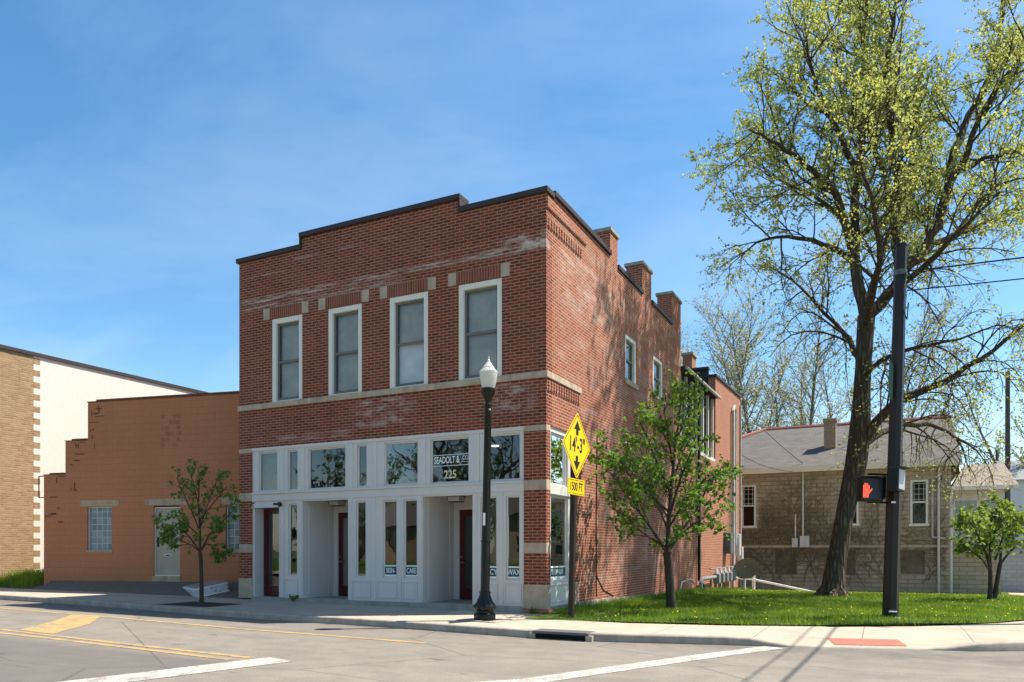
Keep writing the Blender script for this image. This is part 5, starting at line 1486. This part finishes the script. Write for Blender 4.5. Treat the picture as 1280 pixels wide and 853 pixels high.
def head(c, yaw, zlo, zhi, lit):
    ax = Vector((math.cos(yaw), math.sin(yaw), 0)); ay = Vector((-math.sin(yaw), math.cos(yaw), 0))     # ax across, -ay is the facing direction
    c = Vector((*c, 0)); hw = 0.225
    m = MB(); bxr(m, c, ax, ay, hw, 0.10, zlo, zhi); h = m.build('signal_head', M['blackmat'], t, bevel=0.02)
    f = c - ay * 0.105
    m = MB(); z1, z2 = zlo + 0.04, zhi - 0.04
    bxr(m, f, ax, ay, hw - 0.03, 0.004, z1, z2); m.build('lens', M['lens'] if lit else M['lens_sunlit'], h)
    m = MB(); g = c - ay * 0.16
    bxr(m, g, ax, ay, hw, 0.06, zhi - 0.012, zhi)
    if lit: bxr(m, g - ax * (hw - .006), ax, ay, 0.006, 0.06, zlo + .05, zhi - .012); bxr(m, g + ax * (hw - .006), ax, ay, 0.006, 0.06, zlo + .05, zhi - .012); pass
    m.build('visor', M['blackmat'], h)
    if lit:
        # raised hand: palm, four fingers, thumb
        m = MB(); o = f - ay * 0.006
        def shape(pts):
            m.prism([tuple(o + ax * (u - 0.115) + Vector((0, 0, zlo + 0.225 + v))) for u, v in pts], tuple(-ay * 0.002))
        shape([(-0.058, -0.15), (0.045, -0.15), (0.062, -0.06), (0.062, 0.03), (-0.068, 0.03), (-0.068, -0.07)])
        for u, L in ((-0.056, 0.10), (-0.020, 0.135), (0.016, 0.13), (0.050, 0.095)):
            shape([(u - 0.0155, 0.03), (u + 0.0155, 0.03), (u + 0.0155, L - .01), (u + 0.007, L), (u - 0.007, L), (u - 0.0155, L - .01)])
        shape([(0.062, -0.075), (0.115, 0.0), (0.122, 0.028), (0.105, 0.03), (0.062, -0.02)])
        m.build('hand_symbol', M['hand'], h)
M['lens'] = plain('dark_lens', (0.03, 0.033, 0.045), 0.35, 0.1)
M['lens_sunlit'] = plain('sunlit_grey_lens', (0.42, 0.42, 0.46), 0.45, 0.05)  # unlit lens, the sun's reflection put into its grey colour
hc = RT * -0.53 - FW * 0.10
head((hc.x, hc.y), PSI - R(4), 2.33 - pz - .03, 2.82 - pz - .03, True)
hc2 = RT * -0.13 - FW * 0.33
head((hc2.x, hc2.y), PSI + R(48), 2.53 - pz - .03, 2.99 - pz - .03, False)
m = MB()
for z in (2.30, 2.86):
    a = RT * -0.53; b = RT * -0.12
    m.tube([(a.x, a.y, z - pz), (b.x, b.y, z - pz)], 0.022, 6)
for z in (2.62, 2.95):
    a = hc2; m.tube([(a.x, a.y, z - pz), (0, 0, z - pz)], 0.022, 6)
m.build('bracket', M['blackmat'], t)
m = MB(); m.tube([(-0.03, -0.19, 0.16), (0.12, -0.16, 0.16)], 0.018, 6); m.build('ground_bolt', M['galv'], t)

# ------------------------------------------------------------------ discarded mattress
t = thing('mattress', 'discarded white patterned mattress lying on the gravel below the tan door', 'mattress', (-10.62, 0.62, 0.20), R(-34))
t.rotation_euler = (R(11), R(0), R(-30)); t.location = (-10.72, 0.58, 0.15)
m = MB(); m.box(-0.80, 0.80, -0.45, 0.45, -0.05, 0.25); m.build('body', M['mattress'], t, bevel=0.05)
m = MB(); m.box(-0.77, 0.77, -0.42, 0.42, 0.251, 0.262)
m.build('cover', M['mattress_top'], t, bevel=0.01)
m = MB()
m.tube([(-0.80, -0.455, 0.22), (0.80, -0.455, 0.22), (0.805, 0.45, 0.22)], 0.014, 5); m.tube([(-0.80, -0.455, 0.0), (0.80, -0.455, 0.0), (0.805, 0.45, 0.0)], 0.014, 5); m.build('piping', M['letter_white'], t)
# ------------------------------------------------------------------ satellite dish on its own post, leaning white pipe
t = thing('satellite_dish', 'dark grey satellite dish on a short post by the meters', 'satellite dish', (0.65, 20.3, base(0.65, 20.3)))
m = MB(); m.tube([(0, 0, -0.2), (0, 0, 0.95)], 0.05, 8); m.build('post', M['galv'], t)
m = MB(); m.lathe([(0.001, 0.0), (0.2, 0.03), (0.42, 0.11), (0.62, 0.24), (0.63, 0.26), (0.60, 0.25), (0.40, 0.125), (0.001, 0.02)], n=28)
rot = Matrix.Translation((0.05, -0.15, 1.15)) @ Matrix.Rotation(R(-28), 4, 'Y') @ Matrix.Rotation(R(128), 4, 'X') @ Matrix.Scale(0.88, 4)
m.v = [tuple(rot @ Vector(v)) for v in m.v]; m.build('dish', M['dishgrey'], t, smooth=True)
m = MB(); m.tube([(0, 0, 0.9), (0.05, -0.15, 1.15)], 0.04, 6); m.build('mount', M['galv'], t)
t = thing('white_pipe', 'long white pipe sloping from a low post to the ground', 'pipe', (0.9, 21.2, base(0.9, 21.2)))
m = MB(); m.box(-0.06, 0.06, -0.06, 0.06, -0.2, 0.85); m.build('post', M['creampipe'], t)
m = MB(); m.tube([(-0.8, -0.2, 0.62), (0.0, -0.09, 0.55), (3.2, -1.2, -0.02)], 0.045, 8); m.build('rail', M['letter_white'], t)

# ------------------------------------------------------------------ weeds at the step, right-hand block garage, white house beyond
def weed(x, y, z, n_, h_, label, seed):
    r_ = random.Random(seed); root = thing('weed', label, 'weed', (x, y, z)); L_ = []; mm = MB()
    for k in range(n_):
        a = r_.uniform(0, 6.28); L = h_ * r_.uniform(.5, 1); p = [(0, 0, 0), (math.cos(a) * L * .3, math.sin(a) * L * .3, L * .6), (math.cos(a) * L * .6, math.sin(a) * L * .6, L * .9)]
        mm.tube(p, [.004, .003, .002], 3)
        for q in range(5): L_.append((Vector(p[1]).lerp(Vector(p[2]), r_.random()), r_.uniform(.03, .07)))
    mm.build('stem', M['vine'], root); leafmesh('foliage', L_, M['leaf_young'], root, seed)
weed(-6.95, -0.04, base(-6.95, 0), 14, 0.20, 'small green weed growing at the shopfront step', 1)
weed(-0.25, -0.12, 0.0, 10, 0.12, 'small weed at the foot of the corner pier', 2)
t = thing('block_garage', 'grey block garage wall behind the small tree at the right edge', 'garage', (13, 30, -0.69))
m = MB(); m.wall((11.3, 29.5, 0), (1, 0, 0), (0, 1, 0), 9, -1.0, 1.75, 0.25); m.wall((11.3, 29.75, 0), (0, 1, 0), (1, 0, 0), 7, -1.0, 1.75, 0.25); wb(m, 'wall', M['greyblock'], t)
m = MB(); m.box(11.2, 20.4, 29.4, 36.8, 1.75, 1.85); wb(m, 'roof', M['roofing'], t)
t = thing('white_house', 'white sided house with pale blue trim beyond the porch', 'house', (17, 41, -0.69))
m = MB(); m.box(12.9, 22, 40, 48, -1, 5.6); wb(m, 'wall', M['whiteside'], t)
m = MB(); m.prism([(12.7, 39.6, 5.601), (12.7, 48.4, 5.601), (12.7, 44, 7.2)], (9.5, 0, 0)); wb(m, 'roof', M['greymetal'], t)
m = MB(); m.box(14.2, 15.0, 39.95, 39.999, 1.0, 3.0); w_ = wb(m, 'window', plain('pale_blue_trim', (0.30, 0.48, 0.62), 0.5), t); m = MB(); m.box(14.3, 14.9, 39.93, 39.949, 1.1, 2.9); wb(m, 'pane', M['glass_dark'], w_)
# utility poles and wires
t = thing('utility_pole', 'weathered wooden utility pole standing behind the garage', 'utility pole', (12.7, 38.6, -0.69))
m = MB(); m.tube([(0, 0, -0.5), (0, 0, 12.6)], [0.17, 0.12], 9); m.build('pole', M['wood_pole'], t)
for xx in (0.0,):
    m = MB(); m.lathe([(0.03, 12.6), (0.05, 12.64), (0.05, 12.72), (0.02, 12.76)], (xx, 0, 0), 8); m.build('insulator', M['galv'], t)
t = thing('utility_pole', 'thin far utility pole showing between the porch roof and branches', 'utility pole', (13.6, 52, -0.69))
m = MB(); m.tube([(0, 0, -0.5), (0, 0, 9.5)], [0.13, 0.10], 8); m.build('pole', M['wood_pole'], t)
def wire(a, b, sag, r, label, mat='blackmat'):
    a = Vector(a); b = Vector(b); n = 18; pts = []
    for k in range(n + 1):
        u = k / n; p = a.lerp(b, u); p.z -= sag * 4 * u * (1 - u); pts.append(p)
    m = MB(); m.tube(pts, r, 5); o = m.build('overhead_wire', M[mat], None); tag(o, label, 'wire', 'overhead wires'); return o
top = Vector((PX, PY, pz)) + RT * 0.2
wire(top + Vector((0.12, -0.05, 6.93)), (24.5, 5.5, 8.6), 0.35, 0.016, 'upper black span wire leaving the signal pole to the right')
wire(top + Vector((0.12, -0.05, 6.55)), (24.5, 5.5, 8.0), 0.35, 0.013, 'lower thinner span wire leaving the signal pole to the right')
wire((0.02, 22.85, 8.3), (2.65, 24.9, 5.6), 0.12, 0.013, 'dark service cable dropping from the brick wing to the house mast')
wire((8.3, 24.5, 5.25), (12.7, 38.6, 9.5), 0.5, 0.014, 'service cable from the house eave up to the wooden pole')
wire((2.6, 24.8, 5.2), (-0.02, 22.95, 6.0), 0.25, 0.012, 'slack lower cable between the brick wing and the house', 'darkgrey')

t = thing('utility_pole', 'wooden utility pole carrying cables over the side street', 'utility pole', (9.62, 3.0, base(9.62, 3.0)))
m = MB(); m.tube([(0, 0, -0.5), (0, 0, 8.2)], [0.15, 0.11], 9); m.build('pole', M['wood_pole'], t)
m = MB(); m.box(-0.8, 0.45, -0.05, 0.05, 7.2, 7.3); m.build('crossarm', M['wood_pole'], t)
wire((8.88, 3.0, 7.2), (7.1, -34, 7.3), 0.35, 0.014, 'thick cable from the corner pole over the side street', 'blackmat')
wire((9.25, 3.0, 7.2), (7.6, -34, 7.3), 0.35, 0.022, 'thicker twin cable from the corner pole over the side street', 'blackmat')
t = thing('utility_pole', 'wooden utility pole across the street holding the far cable ends', 'utility pole', (7.4, -34.1, 0))
m = MB(); m.tube([(0, 0, -0.5), (0, 0, 8.0)], [0.15, 0.11], 9); m.build('pole', M['wood_pole'], t)
m = MB(); m.box(-0.6, 0.6, -0.05, 0.05, 7.2, 7.3); m.build('crossarm', M['wood_pole'], t)
# ------------------------------------------------------------------ the other side of the street (seen in the window reflections)
tag(sheet('lawn', lin(-60, 30, 10), lin(-60, -16.2, 6), lambda x, y: base(x, y) + 0.0, M['lawn']), kind='structure')
tag(sheet('sidewalk', lin(-60, 9, 24), [-16.2, -13.4], lambda x, y: base(x, y) + 0.004, M['sidewalk']), kind='structure')
def far_house(x, y, w_, d_, h_, wall, label):
    t = thing('house', label, 'house', (x, y, base(x, y)))
    m = MB(); m.wall((w_ / 2, 0, 0), (-1, 0, 0), (0, -1, 0), w_, 0, h_, 0.25, [(w_ * .15, w_ * .15 + 1.2, 0.9, 2.5), (w_ * .65, w_ * .65 + 1.2, 0.9, 2.5), (w_ * .42, w_ * .42 + 1.0, 0.1, 2.3)])
    m.box(-w_ / 2, -w_ / 2 + .25, -d_, -.25, 0, h_); m.box(w_ / 2 - .25, w_ / 2, -d_, -.25, 0, h_); m.build('wall', wall, t)
    m = MB(); m.prism([(-w_ / 2 - .4, 0.5, h_), (-w_ / 2 - .4, -d_ - .5, h_), (-w_ / 2 - .4, -d_ / 2, h_ + d_ * .35)], (w_ + .8, 0, 0)); m.build('roof', M['shingle'], t)
    m = MB()
    for a in (w_ / 2 - w_ * .15 - 1.2, w_ / 2 - w_ * .65 - 1.2): m.box(a, a + 1.2, -0.12, -0.1, 0.9, 2.5)
    m.build('pane', M['glass_dark'], t)
    m = MB(); a = w_ / 2 - w_ * .42 - 1.0; m.box(a, a + 1.0, -0.12, -0.07, 0.1, 2.3); m.build('door', M['tandoor'], t)
far_house(-36, -40, 12, 8, 3.2, M['housebrick'], 'brown brick bungalow across the street reflected in the left shop door')
far_house(-20, -44, 10, 8, 4.2, M['stoneblock'], 'tan block house across the street reflected in the shop windows')
far_house(3, -38, 9, 8, 4.0, M['brick_low'], 'red brick house across the street beyond the camera')
def reflect_tree(x, y, seed, label):
    root = thing('bare_tree', label, 'tree', (x, y, base(x, y)), 0, 'trees across the street')
    T = Tree(seed, M['barkdark'], M['leaf_big'])
    P2 = dict(levels=3, dens=[1.1, 1.3, 1.6], t0=[0.3, 0.2, 0.2], len=[4.5, 2.2, 1.0], ang=[(30, 65), (30, 60), (30, 60)], trop=[0.03, 0.03, 0.03], droop=[0, 0, 0], segs=[6, 4, 3], jit=[0.25, 0.25, 0.25], rk=0.02,
              sides=[7, 5, 4, 3], leaf=0.7, lspread=0.2, lsize=(0.1, 0.16), biglvl=1)
    tr = [Vector((0, 0, -0.2)), Vector((0.05, 0, 1.5)), Vector((0, 0.1, 3.2))]
    T.big.tube(tr, [0.5, 0.38, 0.36], 10)
    for k in range(5):
        a = 2 * math.pi * k / 5 + T.r.uniform(-.4, .4)
        T.grow(T.line(tr[-1] - Vector((0, 0, .2)), Vector((math.cos(a) * .8, math.sin(a) * .8, 1)), T.r.uniform(6, 8.5), 9, 0.2, 0.02), 0.22, 0.03, 0, P2)
    T.finish(root)
reflect_tree(-15.5, -22.5, 71, 'big bare-limbed tree across the street reflected in the transom windows')
reflect_tree(-8.0, -25.0, 72, 'second bare tree across the street reflected in the middle panes')
reflect_tree(-3.0, -21.5, 73, 'bare tree across the street reflected near the corner pane')

vase_tree('leafy_tree', 'low leafy tree across the street reflected in the lower panes', 81, -20.0, -31.0, 9.0, 0.5, 6, 'leafy trees across the street', 9, 'leaf_young', (0.10, 0.2), 'barkdark')
vase_tree('leafy_tree', 'broad leafy tree across the street left of the bare ones', 82, -27.0, -27.0, 8.0, 0.5, 6, 'leafy trees across the street', 9, 'leaf_young', (0.10, 0.2), 'barkdark')
vase_tree('leafy_tree', 'leafy tree across the street behind the middle bare tree', 83, -11.0, -33.0, 9.0, 0.5, 6, 'leafy trees across the street', 9, 'leaf_street', (0.10, 0.2), 'barkdark')
